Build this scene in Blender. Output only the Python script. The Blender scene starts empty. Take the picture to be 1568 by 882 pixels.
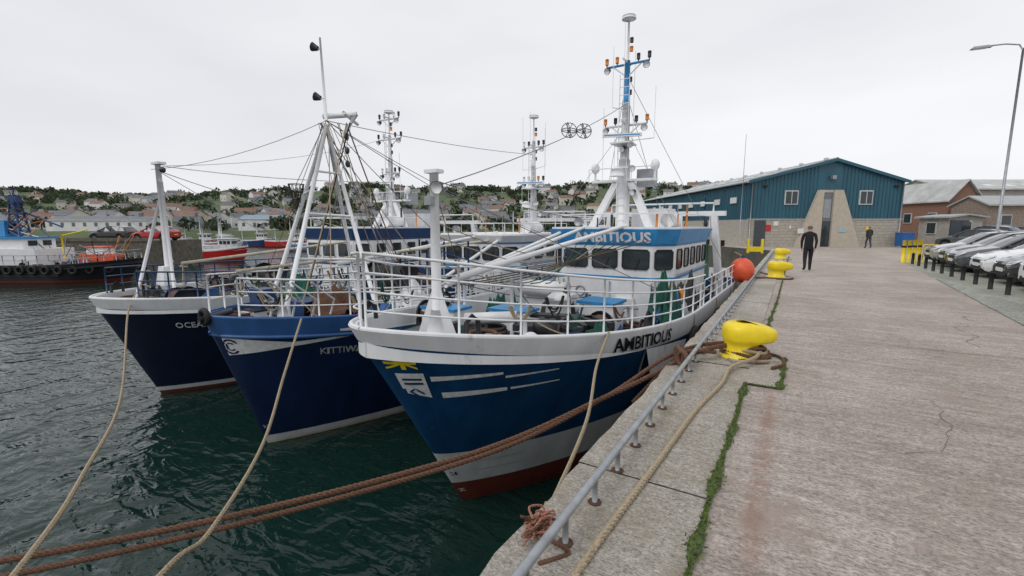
import bpy, math, random
from mathutils import Vector, Matrix, noise
random.seed(7)
S=bpy.context.scene
YAW=math.radians(31.4); CY,SY=math.cos(YAW),math.sin(YAW)
WZ=-2.85
def W(f,l,z=0.0):
    "harbour frame (distance out, distance across) -> world"
    return Vector((l*CY-f*SY, f*CY+l*SY, z))
# ---------------------------------------------------------------- materials
MATS={}
def pm(name,col,rough=.5,metal=0,var=.25,scale=6,bump=.15,rust=0,rustcol=(.18,.07,.03),spec=.5,streak=False,detail=6):
    if name in MATS: return MATS[name]
    m=bpy.data.materials.new(name); m.use_nodes=True; nt=m.node_tree; N=nt.nodes; L=nt.links
    b=N['Principled BSDF']; b.inputs['Roughness'].default_value=rough; b.inputs['Metallic'].default_value=metal
    b.inputs['Specular IOR Level'].default_value=spec
    tc=N.new('ShaderNodeTexCoord'); mp=N.new('ShaderNodeMapping'); L.new(tc.outputs['Object'],mp.inputs[0])
    if streak: mp.inputs['Scale'].default_value=(1,1,.18)
    n=N.new('ShaderNodeTexNoise'); n.inputs['Scale'].default_value=scale; n.inputs['Detail'].default_value=detail; n.inputs['Roughness'].default_value=.65
    L.new(mp.outputs[0],n.inputs['Vector'])
    r=N.new('ShaderNodeValToRGB'); e=r.color_ramp.elements
    e[0].position=.3; e[1].position=.7
    e[0].color=tuple(c*(1-var) for c in col)+(1,); e[1].color=tuple(min(1,c*(1+var*.6)) for c in col)+(1,)
    L.new(n.outputs[0],r.inputs[0]); out=r.outputs[0]
    if rust>0:
        n2=N.new('ShaderNodeTexNoise'); n2.inputs['Scale'].default_value=scale*.7; n2.inputs['Detail'].default_value=9; n2.inputs['Roughness'].default_value=.75
        mp2=N.new('ShaderNodeMapping'); mp2.inputs['Location'].default_value=(3.3,7.1,1.7)
        if streak: mp2.inputs['Scale'].default_value=(1,1,.22)
        L.new(tc.outputs['Object'],mp2.inputs[0]); L.new(mp2.outputs[0],n2.inputs['Vector'])
        r2=N.new('ShaderNodeValToRGB'); r2.color_ramp.elements[0].position=.68-rust*.2; r2.color_ramp.elements[1].position=.74-rust*.12
        r2.color_ramp.elements[0].color=(0,0,0,1); r2.color_ramp.elements[1].color=(.75,.75,.75,1)
        L.new(n2.outputs[0],r2.inputs[0])
        mx=N.new('ShaderNodeMix'); mx.data_type='RGBA'; L.new(r2.outputs[0],mx.inputs[0]); L.new(out,mx.inputs[6]); mx.inputs[7].default_value=rustcol+(1,)
        out=mx.outputs[2]
    L.new(out,b.inputs['Base Color'])
    if bump>0:
        bp=N.new('ShaderNodeBump'); bp.inputs['Strength'].default_value=bump; bp.inputs['Distance'].default_value=.02
        L.new(n.outputs[0],bp.inputs['Height']); L.new(bp.outputs[0],b.inputs['Normal'])
    MATS[name]=m; return m
white=pm('white_paint',(.72,.73,.74),.45,rust=.38,scale=3,var=.10,streak=True,rustcol=(.40,.27,.17))
whiteclean=pm('white_gloss',(.74,.75,.76),.4,var=.10,rust=.18,scale=4,rustcol=(.45,.33,.24))
hullblue=pm('hull_blue',(.008,.055,.145),.6,rust=.16,scale=2.2,var=.35,streak=True,rustcol=(.05,.10,.16),bump=.25,spec=.1)
hullwhite=pm('hull_boot_white',(.58,.60,.61),.5,rust=.38,scale=2.6,var=.2,streak=True,rustcol=(.3,.27,.22))
hullred=pm('antifouling_red',(.15,.028,.018),.6,rust=.4,scale=5,rustcol=(.06,.045,.035))
navy=pm('hull_navy',(.008,.021,.07),.38,rust=.14,scale=2.4,var=.35,streak=True,rustcol=(.03,.05,.09),bump=.25,spec=.3)
kblue=pm('bulwark_blue',(.028,.095,.26),.4,rust=.32,scale=3,streak=True,rustcol=(.13,.08,.06))
blackhull=pm('hull_dark_navy',(.006,.012,.034),.38,rust=.08,scale=3,rustcol=(.04,.045,.06),spec=.3)
skyblue=pm('trim_blue',(.03,.24,.52),.4,rust=.08,scale=4)
darkblue=pm('dark_blue_paint',(.015,.05,.15),.4,scale=4)
deckgrey=pm('deck_paint',(.25,.27,.27),.7,rust=.35,scale=2)
deckgreen=pm('deck_green',(.06,.14,.11),.7,rust=.3,scale=3)
black=pm('black_rubber',(.012,.012,.013),.7)
steel=pm('galvanised_steel',(.34,.36,.38),.45,metal=.5,rust=.15,scale=9)
rustm=pm('rusty_steel',(.12,.06,.035),.8,rust=.4,scale=9)
darkm=pm('dark_machinery',(.03,.03,.033),.55,rust=.3,scale=6)
orange=pm('orange_buoy',(.75,.10,.035),.45,var=.2,scale=5)
orangep=pm('orange_paint',(.65,.22,.03),.5)
yellow=pm('yellow_paint',(.82,.62,.012),.4,rust=.28,scale=6,rustcol=(.40,.25,.05),var=.12)
netgreen=pm('green_net',(.015,.095,.065),.95,var=.7,scale=35,bump=1)
netdark=pm('dark_net',(.04,.045,.04),.95,var=.7,scale=25,bump=1)
netblue=pm('blue_net',(.03,.10,.25),.9,var=.6,scale=25,bump=1)
tarp=pm('blue_tarpaulin',(.02,.12,.35),.5,var=.3,scale=5,bump=.5)
ropebrown=pm('brown_rope',(.15,.075,.045),.95,var=.5,scale=60,bump=.8)
ropetan=pm('tan_rope',(.42,.34,.23),.95,var=.4,scale=60,bump=.8)
ropepink=pm('orange_rope',(.42,.19,.13),.95,var=.4,scale=60,bump=.8)
wire=pm('wire_rigging',(.18,.18,.19),.5,metal=.4)
wirelight=pm('rigging_white',(.6,.6,.6),.6)
redp=pm('red_paint',(.5,.02,.02),.4)
textblack=pm('lettering_black',(.008,.008,.01),.6,spec=.2)
textwhite=pm('lettering_white',(.72,.72,.72),.5,rust=.2,scale=12,rustcol=(.35,.35,.37))
creamy=pm('cream_paint',(.55,.5,.38),.5,rust=.2)
def glassmat(name,col=(.015,.02,.022),rough=.06):
    m=bpy.data.materials.new(name); m.use_nodes=True; b=m.node_tree.nodes['Principled BSDF']
    nt=m.node_tree; n=nt.nodes.new('ShaderNodeTexNoise'); n.inputs['Scale'].default_value=1.3
    r=nt.nodes.new('ShaderNodeValToRGB'); r.color_ramp.elements[0].color=col+(1,); r.color_ramp.elements[1].color=tuple(c*3 for c in col)+(1,)
    tc=nt.nodes.new('ShaderNodeTexCoord'); nt.links.new(tc.outputs['Object'],n.inputs['Vector'])
    nt.links.new(n.outputs[0],r.inputs[0]); nt.links.new(r.outputs[0],b.inputs['Base Color'])
    b.inputs['Roughness'].default_value=rough; b.inputs['IOR'].default_value=1.5; return m
glass=glassmat('window_glass')
# ---------------------------------------------------------------- mesh builder
class MB:
    def __init__(s): s.v=[];s.f=[];s.m=[];s.sm=[];s.mats=[]
    def mi(s,mat):
        if mat not in s.mats: s.mats.append(mat)
        return s.mats.index(mat)
    def add(s,vs,fs,mat,smooth=False):
        o=len(s.v); s.v+= [tuple(v) for v in vs]; k=s.mi(mat)
        for f in fs: s.f.append([i+o for i in f]); s.m.append(k); s.sm.append(smooth)
    def tube(s,pts,r,mat,n=6,r1=None):
        pts=[Vector(p) for p in pts]; vs=[];fs=[]; N=len(pts)
        for i,p in enumerate(pts):
            d=(pts[min(i+1,N-1)]-pts[max(i-1,0)])
            d=d.normalized() if d.length>1e-9 else Vector((0,0,1))
            up=Vector((0,0,1)) if abs(d.z)<.9 else Vector((1,0,0))
            a=d.cross(up).normalized(); b=d.cross(a)
            rr=r if r1 is None else r+(r1-r)*i/(N-1)
            for k in range(n):
                t=2*math.pi*(k+.5)/n; vs.append(p+a*rr*math.cos(t)+b*rr*math.sin(t))
        for i in range(N-1):
            for k in range(n):
                fs.append((i*n+k,i*n+(k+1)%n,(i+1)*n+(k+1)%n,(i+1)*n+k))
        fs.append(tuple(range(n))); fs.append(tuple((N-1)*n+k for k in reversed(range(n))))
        s.add(vs,fs,mat,n>5)
    def line(s,a,b,r,mat,n=5,sag=0,seg=1):
        a=Vector(a);b=Vector(b)
        if sag: seg=max(seg,8)
        pts=[a.lerp(b,i/seg)+Vector((0,0,-sag*4*(i/seg)*(1-i/seg))) for i in range(seg+1)]
        s.tube(pts,r,mat,n)
    def box(s,c,sz,mat,rz=0,rx=0,ry=0,taper=1.0):
        M=Matrix.Translation(Vector(c))@Matrix.Rotation(rz,4,'Z')@Matrix.Rotation(rx,4,'X')@Matrix.Rotation(ry,4,'Y')
        vs=[]
        for z in(-.5,.5):
            t=taper if z>0 else 1
            for x,y in((-.5,-.5),(.5,-.5),(.5,.5),(-.5,.5)):
                vs.append(M@Vector((x*sz[0]*t,y*sz[1]*t,z*sz[2])))
        s.add(vs,[(3,2,1,0),(4,5,6,7),(0,1,5,4),(1,2,6,5),(2,3,7,6),(3,0,4,7)],mat)
    def ext(s,poly,vec,mat,smooth=False):
        vec=Vector(vec); n=len(poly); vs=[Vector(p) for p in poly]; vs+=[p+vec for p in vs]
        fs=[tuple(range(n)),tuple(reversed(range(n,2*n)))]+[(i,n+i,n+(i+1)%n,(i+1)%n) for i in range(n)]
        s.add(vs,fs,mat,smooth)
    def sph(s,c,r,mat,nu=12,nv=8,sc=(1,1,1),jit=0):
        c=Vector(c); vs=[c+Vector((0,0,r*sc[2]))];fs=[]
        for j in range(1,nv):
            for i in range(nu):
                t=math.pi*j/nv;p=2*math.pi*i/nu
                d=Vector((math.sin(t)*math.cos(p)*sc[0],math.sin(t)*math.sin(p)*sc[1],math.cos(t)*sc[2]))*r
                if jit: d*=1+jit*(random.random()-.5)
                vs.append(c+d)
        vs.append(c-Vector((0,0,r*sc[2])))
        for i in range(nu): fs.append((0,1+i,1+(i+1)%nu))
        for j in range(nv-2):
            for i in range(nu):
                a=1+j*nu; fs.append((a+i,a+nu+i,a+nu+(i+1)%nu,a+(i+1)%nu))
        e=len(vs)-1;a=1+(nv-2)*nu
        for i in range(nu): fs.append((e,a+(i+1)%nu,a+i))
        s.add(vs,fs,mat,True)
    def torus(s,c,R,r,mat,ax=(0,0,1),nu=18,nv=6,sq=1):
        ax=Vector(ax).normalized(); up=Vector((0,0,1)) if abs(ax.z)<.9 else Vector((1,0,0))
        a=ax.cross(up).normalized();b=ax.cross(a);c=Vector(c);vs=[];fs=[]
        for i in range(nu):
            t=2*math.pi*i/nu; d=a*math.cos(t)+b*math.sin(t)*sq
            for j in range(nv):
                q=2*math.pi*j/nv; vs.append(c+d*(R+r*math.cos(q))+ax*r*math.sin(q))
        for i in range(nu):
            for j in range(nv):
                fs.append((i*nv+j,((i+1)%nu)*nv+j,((i+1)%nu)*nv+(j+1)%nv,i*nv+(j+1)%nv))
        s.add(vs,fs,mat,True)
    def heap(s,c,rx,ry,h,mat,n=14,seed=0):
        vs=[];fs=[];c=Vector(c)
        for j in range(n+1):
            for i in range(n+1):
                x=(i/n-.5)*2;y=(j/n-.5)*2; d=max(0,1-(x*x+y*y)*.8)
                z=h*d**.6*(.7+.7*noise.noise(Vector((x*2.3+seed,y*2.3,seed*3.1)))+.45*noise.noise(Vector((x*7,y*7,seed))))
                vs.append(c+Vector((x*rx,y*ry,max(z,0) if d>0 else -.02)))
        for j in range(n):
            for i in range(n):
                a=j*(n+1)+i; fs.append((a,a+1,a+n+2,a+n+1))
        s.add(vs,fs,mat,True)
    def build(s,name,parent=None,loc=None,rz=0):
        me=bpy.data.meshes.new(name); me.from_pydata(s.v,[],s.f)
        for m in s.mats: me.materials.append(m)
        me.polygons.foreach_set('material_index',s.m); me.polygons.foreach_set('use_smooth',s.sm); me.update()
        o=bpy.data.objects.new(name,me); S.collection.objects.link(o)
        if parent: o.parent=parent
        if loc is not None: o.location=loc
        o.rotation_euler[2]=rz
        return o
def empty(name,loc,rz=0):
    e=bpy.data.objects.new(name,None); S.collection.objects.link(e); e.location=loc; e.rotation_euler[2]=rz; return e
def helix(mb,path,R,mat,pitch,strands=3,n=5):
    path=[Vector(p) for p in path]; pts=[path[0]]
    seg=pitch/7
    for a,b in zip(path,path[1:]):
        k=max(1,int((b-a).length/seg))
        for i in range(1,k+1): pts.append(a.lerp(b,i/k))
    for st in range(strands):
        out=[];L=0
        for i,p in enumerate(pts):
            if i: L+=(p-pts[i-1]).length
            d=(pts[min(i+1,len(pts)-1)]-pts[max(i-1,0)]).normalized()
            up=Vector((0,0,1)) if abs(d.z)<.9 else Vector((1,0,0))
            a=d.cross(up).normalized();b=d.cross(a);t=2*math.pi*(L/pitch+st/strands)
            out.append(p+(a*math.cos(t)+b*math.sin(t))*R*.5)
        mb.tube(out,R*.56,mat,n)
def curve(pts,n=40):
    P=[Vector(p) for p in pts]; P=[P[0]*2-P[1]]+P+[P[-1]*2-P[-2]]; out=[]
    for i in range(1,len(P)-2):
        for k in range(n):
            t=k/n;a,b,c,d=P[i-1:i+3]
            out.append(.5*((2*b)+(c-a)*t+(2*a-5*b+4*c-d)*t*t+(3*b-a-3*c+d)*t**3))
    out.append(P[-2]); return out
def textgeo(body,size,bold=.0):
    cu=bpy.data.curves.new('t','FONT'); cu.body=body; cu.size=size; cu.offset=bold; cu.resolution_u=2
    o=bpy.data.objects.new('t',cu); S.collection.objects.link(o)
    bpy.context.view_layer.update()
    me=o.to_mesh(); vs=[v.co.copy() for v in me.vertices]; fs=[tuple(p.vertices) for p in me.polygons]
    o.to_mesh_clear(); bpy.data.objects.remove(o); return vs,fs
# ---------------------------------------------------------------- hulls
class Hull:
    def __init__(s,L,B,zb,zm,rake,band,rows,full=.62,lb=5.5,lw=8,band0=None):
        s.__dict__.update(locals())
        if band0 is None: s.band0=band
    def bd(h,s): return h.band0+(h.band-h.band0)*min(s/3.5,1)
    def sheer(h,s):
        t=max(0,1-s/7.0); u=max(0,(s-h.L*.7)/(h.L*.3))
        return h.zm+(h.zb-h.zm)*t*t+.15*u*u
    def hb(h,s):
        d=h.B*(1-(1-min(s/h.lb,1))**2.2)**h.full
        if s>h.L-3: d*=1-.12*((s-h.L+3)/3)**2
        return d
    def hw(h,s):
        d=h.B*.93*(1-(1-min(s/h.lw,1))**1.7)**.95
        if s>h.L-3: d*=1-.15*((s-h.L+3)/3)**2
        return d
    def P(h,s,z,side=1,inset=0):
        zt=h.sheer(s); f=(zt-z)/(zt-WZ); f=max(f,0)
        # near-upright bulwark, then flare
        if f<1:
            g=.13; fs=(f*.55 if f<g else g*.55+(1-g*.55)*((f-g)/(1-g))**.8)
        else: fs=f
        b=h.hb(s)*(1-fs)+h.hw(s)*fs
        if f>1: b*=max(0,1-(f-1)*.8)
        y=s+h.rake*f*(1-s/h.L)**3
        b=max(0,b-inset); 
        if inset: y+=inset*max(0,1-s/3)
        return Vector((side*b,y,z))
    def build(h,parent):
        mb=MB(); n=90
        ss=[h.L*(i/n)**1.8 for i in range(n+1)]
        for side in(1,-1):
            levels=[('s',0,None)]+[('s',k/4,h.rows[0]) for k in range(1,5)]
            nb=9
            for k in range(1,nb+1): levels.append(('m',k/nb,h.rows[1]))
            for z,mt in h.rows[3]: levels.append(('a',z,mt))
            grid=[]
            for kd,v,mt in levels:
                row=[]
                for s in ss:
                    zt=h.sheer(s)
                    if kd=='s': z=zt-v*h.bd(s)
                    elif kd=='m': a=zt-h.bd(s); z=a+(h.rows[2]-a)*v
                    else: z=v
                    row.append(h.P(s,z,side))
                grid.append(row)
            N=len(ss); vs=[v for r in grid for v in r]
            o=len(mb.v); mb.v+=[tuple(v) for v in vs]
            for j in range(1,len(levels)):
                k=mb.mi(levels[j][2])
                for i in range(N-1):
                    f=[o+(j-1)*N+i,o+(j-1)*N+i+1,o+j*N+i+1,o+j*N+i]
                    if side==1: f.reverse()
                    mb.f.append(f);mb.m.append(k);mb.sm.append(True)
            for j in range(1,len(levels)):
                a=grid[j-1][-1];b=grid[j][-1]
                mb.add([a,b,(0,b.y,b.z),(0,a.y,a.z)],[(0,1,2,3)],levels[j][2])
            cap=[]
            for s in ss:
                zt=h.sheer(s); cap.append(h.P(s,zt,side,.03)+Vector((0,0,.01)))
            mb.tube(cap,.032,h.rows[0],6)
            inn=[];
            for s in ss:
                zt=h.sheer(s); inn.append((h.P(s,zt,side),h.P(s,zt,side,.09),h.P(s,zt,side,.09)+Vector((0,0,-(.38 if s<4.2 else .9)))))
            vs=[q for t in inn for q in t]; fs=[]
            for i in range(N-1):
                fs.append((i*3,i*3+3,i*3+4,i*3+1)); fs.append((i*3+1,i*3+4,i*3+5,i*3+2))
            # deck stops short of the plating so it never pokes through
            mb.add(vs,fs,h.rows[0])
            dk=[];
            for s,t in zip(ss,inn):
                q=t[2]; bb=min(abs(q.x),max(0,h.P(s,q.z,side).x*side-.03)); dk+=[Vector((side*bb,q.y,q.z)),Vector((0,q.y,q.z+.03))]
            mb.add(dk,[(i*2,i*2+2,i*2+3,i*2+1) for i in range(N-1)],h.deck)
        for zz in h.rub:
            for side in(1,-1):
                mb.tube([h.P(s,h.sheer(s)+zz,side)+Vector((side*.02,0,0)) for s in ss[3:]],.04,h.rubmat,6)
        return mb.build('hull',parent)
    def surf(h,s,z,side=1,off=.014):
        p=h.P(s,z,side); e=.02
        a=h.P(s+e,z,side)-h.P(max(s-e,.001),z,side); b=h.P(s,z+e,side)-h.P(s,z-e,side)
        if z+e>h.sheer(s): b=h.P(s,z,side)-h.P(s,z-e,side)
        n=a.cross(b).normalized()
        if n.x*side<0: n=-n
        return p+n*off
    def arc(h,s0,d,z):
        s=s0; st=.02; L=0; p=h.P(s,z)
        while L<d:
            s+=st; q=h.P(s,z); L+=(q-p).length; p=q
        return s
    def text(h,mb,body,size,s0,z0,mat,follow=True,bold=.01,side=1,xs=1,off=.016):
        vs,fs=textgeo(body,size,bold); cache={}
        out=[]
        for v in vs:
            k=round(v.x*xs,2)
            if k not in cache: cache[k]=h.arc(s0,max(k,0),z0 if not follow else h.sheer(s0)+z0)
            s=cache[k]; z=(h.sheer(s) if follow else 0)+z0+v.y
            out.append(h.surf(s,z,side,off))
        mb.add(out,fs,mat)
    def patch(h,mb,quad,mat,n=10,off=.012,side=1):
        s0,a,b,s1,c,d=quad; vs=[];fs=[]
        for i in range(n+1):
            t=i/n; s=s0+(s1-s0)*t
            vs+=[h.surf(s,a+(c-a)*t,side,off),h.surf(s,(a+b)/2+((c+d)/2-(a+b)/2)*t,side,off),h.surf(s,b+(d-b)*t,side,off)]
        for i in range(n): fs+=[(i*3,i*3+3,i*3+4,i*3+1),(i*3+1,i*3+4,i*3+5,i*3+2)]
        mb.add(vs,fs,mat)
def rails(mb,h,s0,s1,hgt,mat,step=.75,nr=3,r=.02,sides=(1,-1),inset=.06,hgt1=None):
    hgt1=hgt if hgt1 is None else hgt1
    H=lambda s: hgt+(hgt1-hgt)*(s-s0)/(s1-s0)
    for side in sides:
        ns=max(2,int((s1-s0)/.15)); 
        path=[s0+(s1-s0)*i/ns for i in range(ns+1)]
        for k in range(1,nr+1):
            mb.tube([h.P(s,h.sheer(s),side,inset)+Vector((0,0,H(s)*k/nr)) for s in path],r if k==nr else r*.7,mat,6)
        s=s0
        while s<=s1+.01:
            p=h.P(s,h.sheer(s),side,inset); mb.tube([p,p+Vector((0,0,H(s)))],r*.9,mat,6); s+=step
def window(mb,A,B,t0,t1,z0,z1,n,fr,dep=.02,gl=None):
    A=Vector((A[0],A[1],0));B=Vector((B[0],B[1],0));n=Vector((n[0],n[1],0)).normalized()
    a=A.lerp(B,t0)+n*dep*.6; b=A.lerp(B,t1)+n*dep*.6; Z=Vector((0,0,1))
    c=.05
    d=(b-a).normalized()*c
    vs=[a+d+Z*z0,b-d+Z*z0,b+Z*(z0+c),b+Z*(z1-c),b-d+Z*z1,a+d+Z*z1,a+Z*(z1-c),a+Z*(z0+c)]
    mb.add(vs,[tuple(range(8))],gl or glass)
    mb.tube([v+n*.006 for v in vs]+[vs[0]+n*.006],.022,fr,4)
def wheelhouse(parent,s0,w,l,z0,z1,wallm,visor,roofm,name=None,nfront=3,stripe=None,winz=(0,0),visorh=.33,ch=.45,frame=None,nside=None):
    mb=MB(); frame=frame or black
    pl=[(-w,s0+l),(-w,s0+ch*1.1),(-w+ch,s0),(w-ch,s0),(w,s0+ch*1.1),(w,s0+l)]
    mb.ext([(x,y,z0) for x,y in pl],(0,0,z1-z0),wallm)
    def off(d): return [((x+math.copysign(d,x)),(y-d if y<s0+l-.1 else y+d)) for x,y in pl]
    lo=off(.05);hi=off(.16)
    vs=[(x,y,z1) for x,y in lo]+[(x,y,z1+visorh) for x,y in hi]; n=6
    mb.add(vs,[tuple(range(6)),tuple(reversed(range(6,12)))]+[(i,6+i,6+(i+1)%6,(i+1)%6) for i in range(6)],visor)
    mb.ext([(x,y,z1+visorh+.003) for x,y in off(.1)],(0,0,.05),roofm)
    if stripe:
        st=off(.012); zs=winz[0]-.28
        mb.ext([(x,y,zs) for x,y in st],(0,0,.07),stripe)
        mb.ext([(x,y,winz[1]+.10) for x,y in st],(0,0,.05),stripe)
    z0w,z1w=winz
    A,B=pl[2],pl[3]
    for i in range(nfront):
        a=i/nfront+.03; b=(i+1)/nfront-.03
        window(mb,A,B,a,b,z0w,z1w,(0,-1),frame)
        q=A[0]+(B[0]-A[0])*(a+b)/2; mb.tube([(q,s0-.04,z0w-.04),(q+.12,s0-.04,z0w+.28)],.008,black,4)
    for A,B,nn in((pl[3],pl[4],(1,-1)),(pl[2],pl[1],(-1,-1))):
        window(mb,A,B,.12,.88,z0w,z1w,nn,frame)
    k=nside or max(3,int(l/.9))
    for A,B,nn in((pl[4],pl[5],(1,0)),(pl[1],pl[0],(-1,0))):
        for i in range(k): window(mb,A,B,(i+.18)/k,(i+.82)/k,z0w,z1w,nn,frame)
        x=A[0]+math.copysign(.07,A[0]); mb.tube([(x,A[1],z0w-.15),(x,B[1],z0w-.15)],.018,steel,6)
    if name:
        vs,fs=textgeo(name,visorh*.95,.012); mx=max(v.x for v in vs)
        out=[]
        for v in vs:
            t=(v.y+.04)/visorh
            out.append(((v.x-mx/2)*1.15+.2,(s0-.05)-.11*t-.014,z1+.05+v.y))
        mb.add(out,fs,textwhite)
    for q in(-.7,.1,.75): mb.tube([(q*w,s0-.04,z0),(q*w,s0-.04,winz[0]-.35)],.02,wallm,6)
    mb.box((w*.35,s0-.1,z0+.55),(.5,.2,.5),wallm); mb.torus((-.4*w,s0-.02,z0+.9),.13,.02,steel,(0,1,0)); mb.box((-.75*w+.2,s0-.06,z0+.5),(.3,.1,.3),steel)
    mb.box((0,s0-.17,z1+visorh+.07),(.25,.06,.08),whiteclean)
    q=off(-.1)
    mb.tube([(x,y,z1+visorh+.4) for x,y in q],.015,whiteclean,5)
    for x,y in q: mb.tube([(x,y,z1+visorh),(x,y,z1+visorh+.4)],.015,whiteclean,5)
    mb.tube([(w*.6,s0+l*.5,z1+visorh+.25),(w*.6,s0+l*.5+.9,z1+visorh+.25)],.22,whiteclean,12)
    mb.tube([(-.5*w,s0+.3,z1+visorh+.2),(-.5*w,s0+.12,z1+visorh+.2)],.1,steel,10,.13)
    for k in range(8):
        x=random.uniform(-w*.9,w*.9); y=s0+random.uniform(.4,l); mb.tube([(x,y,z1+visorh),(x,y,z1+visorh+random.uniform(.3,.9))],random.uniform(.012,.05),random.choice([whiteclean,orangep,darkm,steel]),6)
    return mb.build('wheelhouse',parent)
def flood(mb,p,d,mat=None):
    p=Vector(p);d=Vector(d).normalized()
    mb.tube([p-d*.07,p+d*.07],.05,mat or darkm,8,.10); mb.tube([p+d*.07,p+d*.075],.09,whiteclean,8)
def mast(parent,s,z0,z1,lev,blue=None,x=0,r=.12,legs=True,radar=True):
    mb=MB(); H=z1-z0
    zc=z0+H*.35
    mb.tube([(x,s,z0),(x,s,zc)],r*1.5,whiteclean,10,r*1.2); mb.tube([(x,s,zc),(x,s,z0+H*.62)],r*1.0,whiteclean,10,r*.75)
    mb.tube([(x,s,z0+H*.62),(x,s,z0+H*.82)],r*.72,blue or whiteclean,8,r*.5)
    mb.tube([(x,s,z0+H*.82),(x,s,z1)],r*.3,whiteclean,6,r*.2)
    for hz,wd in lev:
        mb.tube([(x-wd,s,hz),(x+wd,s,hz)],.035,blue if (blue and hz>z0+H*.6) else whiteclean,6)
        mb.tube([(x,s-wd*.6,hz+.05),(x,s+wd*.4,hz+.05)],.03,whiteclean,6)
        for q in(-1,-.5,.5,1):
            mb.tube([(x+q*wd,s,hz),(x+q*wd,s,hz+.12)],.018,darkm,6)
            mb.tube([(x+q*wd,s,hz+.08),(x+q*wd,s,hz+.24)],.05,random.choice([darkm,darkm,black,orangep,whiteclean]),8)
        flood(mb,(x+wd*.9,s-.05,hz-.1),(.3,-1,-.5)); flood(mb,(x-wd*.9,s-.05,hz-.1),(-.3,-1,-.5))
        for k in(-1,1): mb.tube([(x+k*wd*.7,s,hz),(x,s,hz-.35)],.02,whiteclean,5)
    z=z0+.3
    while z<z0+H*.75:
        mb.tube([(x-.14,s-r*1.4,z),(x+.14,s-r*1.4,z)],.011,whiteclean,4); z+=.22
    for k in(-1,1): mb.tube([(x+k*.14,s-r*1.4,z0),(x+k*.14,s-r*1.3,z0+H*.75)],.013,whiteclean,4)
    mb.tube([(x,s,z1),(x,s,z1+.05)],.05,whiteclean,12,.2); mb.tube([(x,s,z1+.05),(x,s,z1+.13)],.2,whiteclean,14,.19); mb.tube([(x,s,z1+.13),(x,s,z1+.16)],.19,steel,14,.05)
    for q,mt in((.66,darkm),(.72,black),(.86,orangep),(.9,darkm)):
        mb.tube([(x+.1,s,z0+H*q),(x+.1,s,z0+H*q+.13)],.05,mt,8)
    for k in range(7):
        a=random.uniform(-.8,.8);b=random.uniform(-.5,.6); zz=z0+H*random.choice([.25,.45,.6]); hh=random.uniform(1.2,2.6)
        mb.tube([(x+a,s+b,zz),(x+a,s+b,zz+hh)],.008,whiteclean,4); mb.tube([(x,s,zz-.05),(x+a,s+b,zz)],.015,whiteclean,4)
    mb.tube([(x+r*.9,s-r*.6,z0+.1),(x+r*.9,s-r*.7,z0+H*.6)],.018,darkm,5)
    for k in range(4): flood(mb,(x+random.uniform(-.5,.5),s-.25,z0+H*random.uniform(.15,.45)),(random.uniform(-.5,.5),-1,-.5))
    if radar:
        zz=z0+H*.42
        mb.ext([(x-.28,s-.5,zz),(x+.28,s-.5,zz),(x+.28,s+.2,zz),(x-.28,s+.2,zz)],(0,0,.04),whiteclean)
        mb.tube([(x,s-.28,zz+.04),(x,s-.28,zz+.2)],.12,whiteclean,10,.09); mb.box((x,s-.28,zz+.25),(1.1,.09,.09),whiteclean,rz=.35)
        mb.box((x,s-.28,zz+.25),(1.0,.092,.03),skyblue,rz=.35)
        zz=z0+H*.27
        mb.tube([(x,s-.2,zz),(x,s-.6,zz)],.04,whiteclean,6); mb.tube([(x,s-.6,zz-.05),(x,s-.6,zz+.15)],.2,whiteclean,12,.17); mb.tube([(x,s-.6,zz+.15),(x,s-.6,zz+.22)],.17,whiteclean,12,.05)
    if legs:
        zt=z0+H*.24
        for k in(-1,1):
            a=Vector((x+k*.22,s,zt)); b=Vector((x+k*.92,s-.2,z0))
            mb.ext([a+Vector((-.1,-.1,0)),a+Vector((.1,-.1,0)),b+Vector((.12,-.1,0)),b+Vector((-.12,-.1,0))],(0,.2,0),whiteclean)
            mb.tube([(x+k*.9,s,zt+.1),(x+k*.9,s,zt+.35)],.035,whiteclean,6); mb.sph((x+k*.9,s,zt+.45),.13,whiteclean,10,8,(1,1,1.25))
        mb.box((x,s,zt+.05),(1.9,.3,.06),whiteclean)
        mb.tube([(x-1,s-.25,zt+.4),(x+1,s-.25,zt+.4)],.015,whiteclean,5)
        for k in(-1,-.3,.3,1): mb.tube([(x+k,s-.25,zt),(x+k,s-.25,zt+.4)],.013,whiteclean,5)
        mb.box((x+.5,s+.6,zt+.15),(.5,.4,.5),steel); mb.box((x+.6,s+1.1,z0+.3),(1.1,.9,.7),whiteclean)
    return mb.build('mast',parent)
def gantry(parent,s,w,z0,z1,mat=None):
    mb=MB(); mat=mat or whiteclean
    for k in(-1,1):
        mb.ext([(k*w,s-.13,z0),(k*w,s+.13,z0),(k*w*.86,s+.12,z1),(k*w*.86,s-.12,z1)],(-k*.2,0,0),mat)
        mb.tube([(k*w*.9,s+1.3,z0),(k*w*.85,s,z1-.2)],.07,mat,8)
        mb.sph((k*w*.7,s,z1-.35),.14,darkm,8,6,(.5,1,1))
    mb.box((0,s,z1+.0),(w*1.95,.25,.16),mat); mb.tube([(-w*.8,s-.02,z1+.35),(w*.8,s-.02,z1+.35)],.03,mat,6)
    for k in(-.8,0,.8): mb.tube([(k*w,s-.02,z1),(k*w,s-.02,z1+.35)],.025,mat,6)
    for k in range(9):
        x=random.uniform(-w*.8,w*.8); mb.line((x,s,z1),(x+random.uniform(-.6,.6),s+random.uniform(-2.5,1),z0+.4),.014,random.choice([ropebrown,netgreen,wire,netblue]),5,.05)
    return mb.build('stern_gantry',parent)
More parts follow.
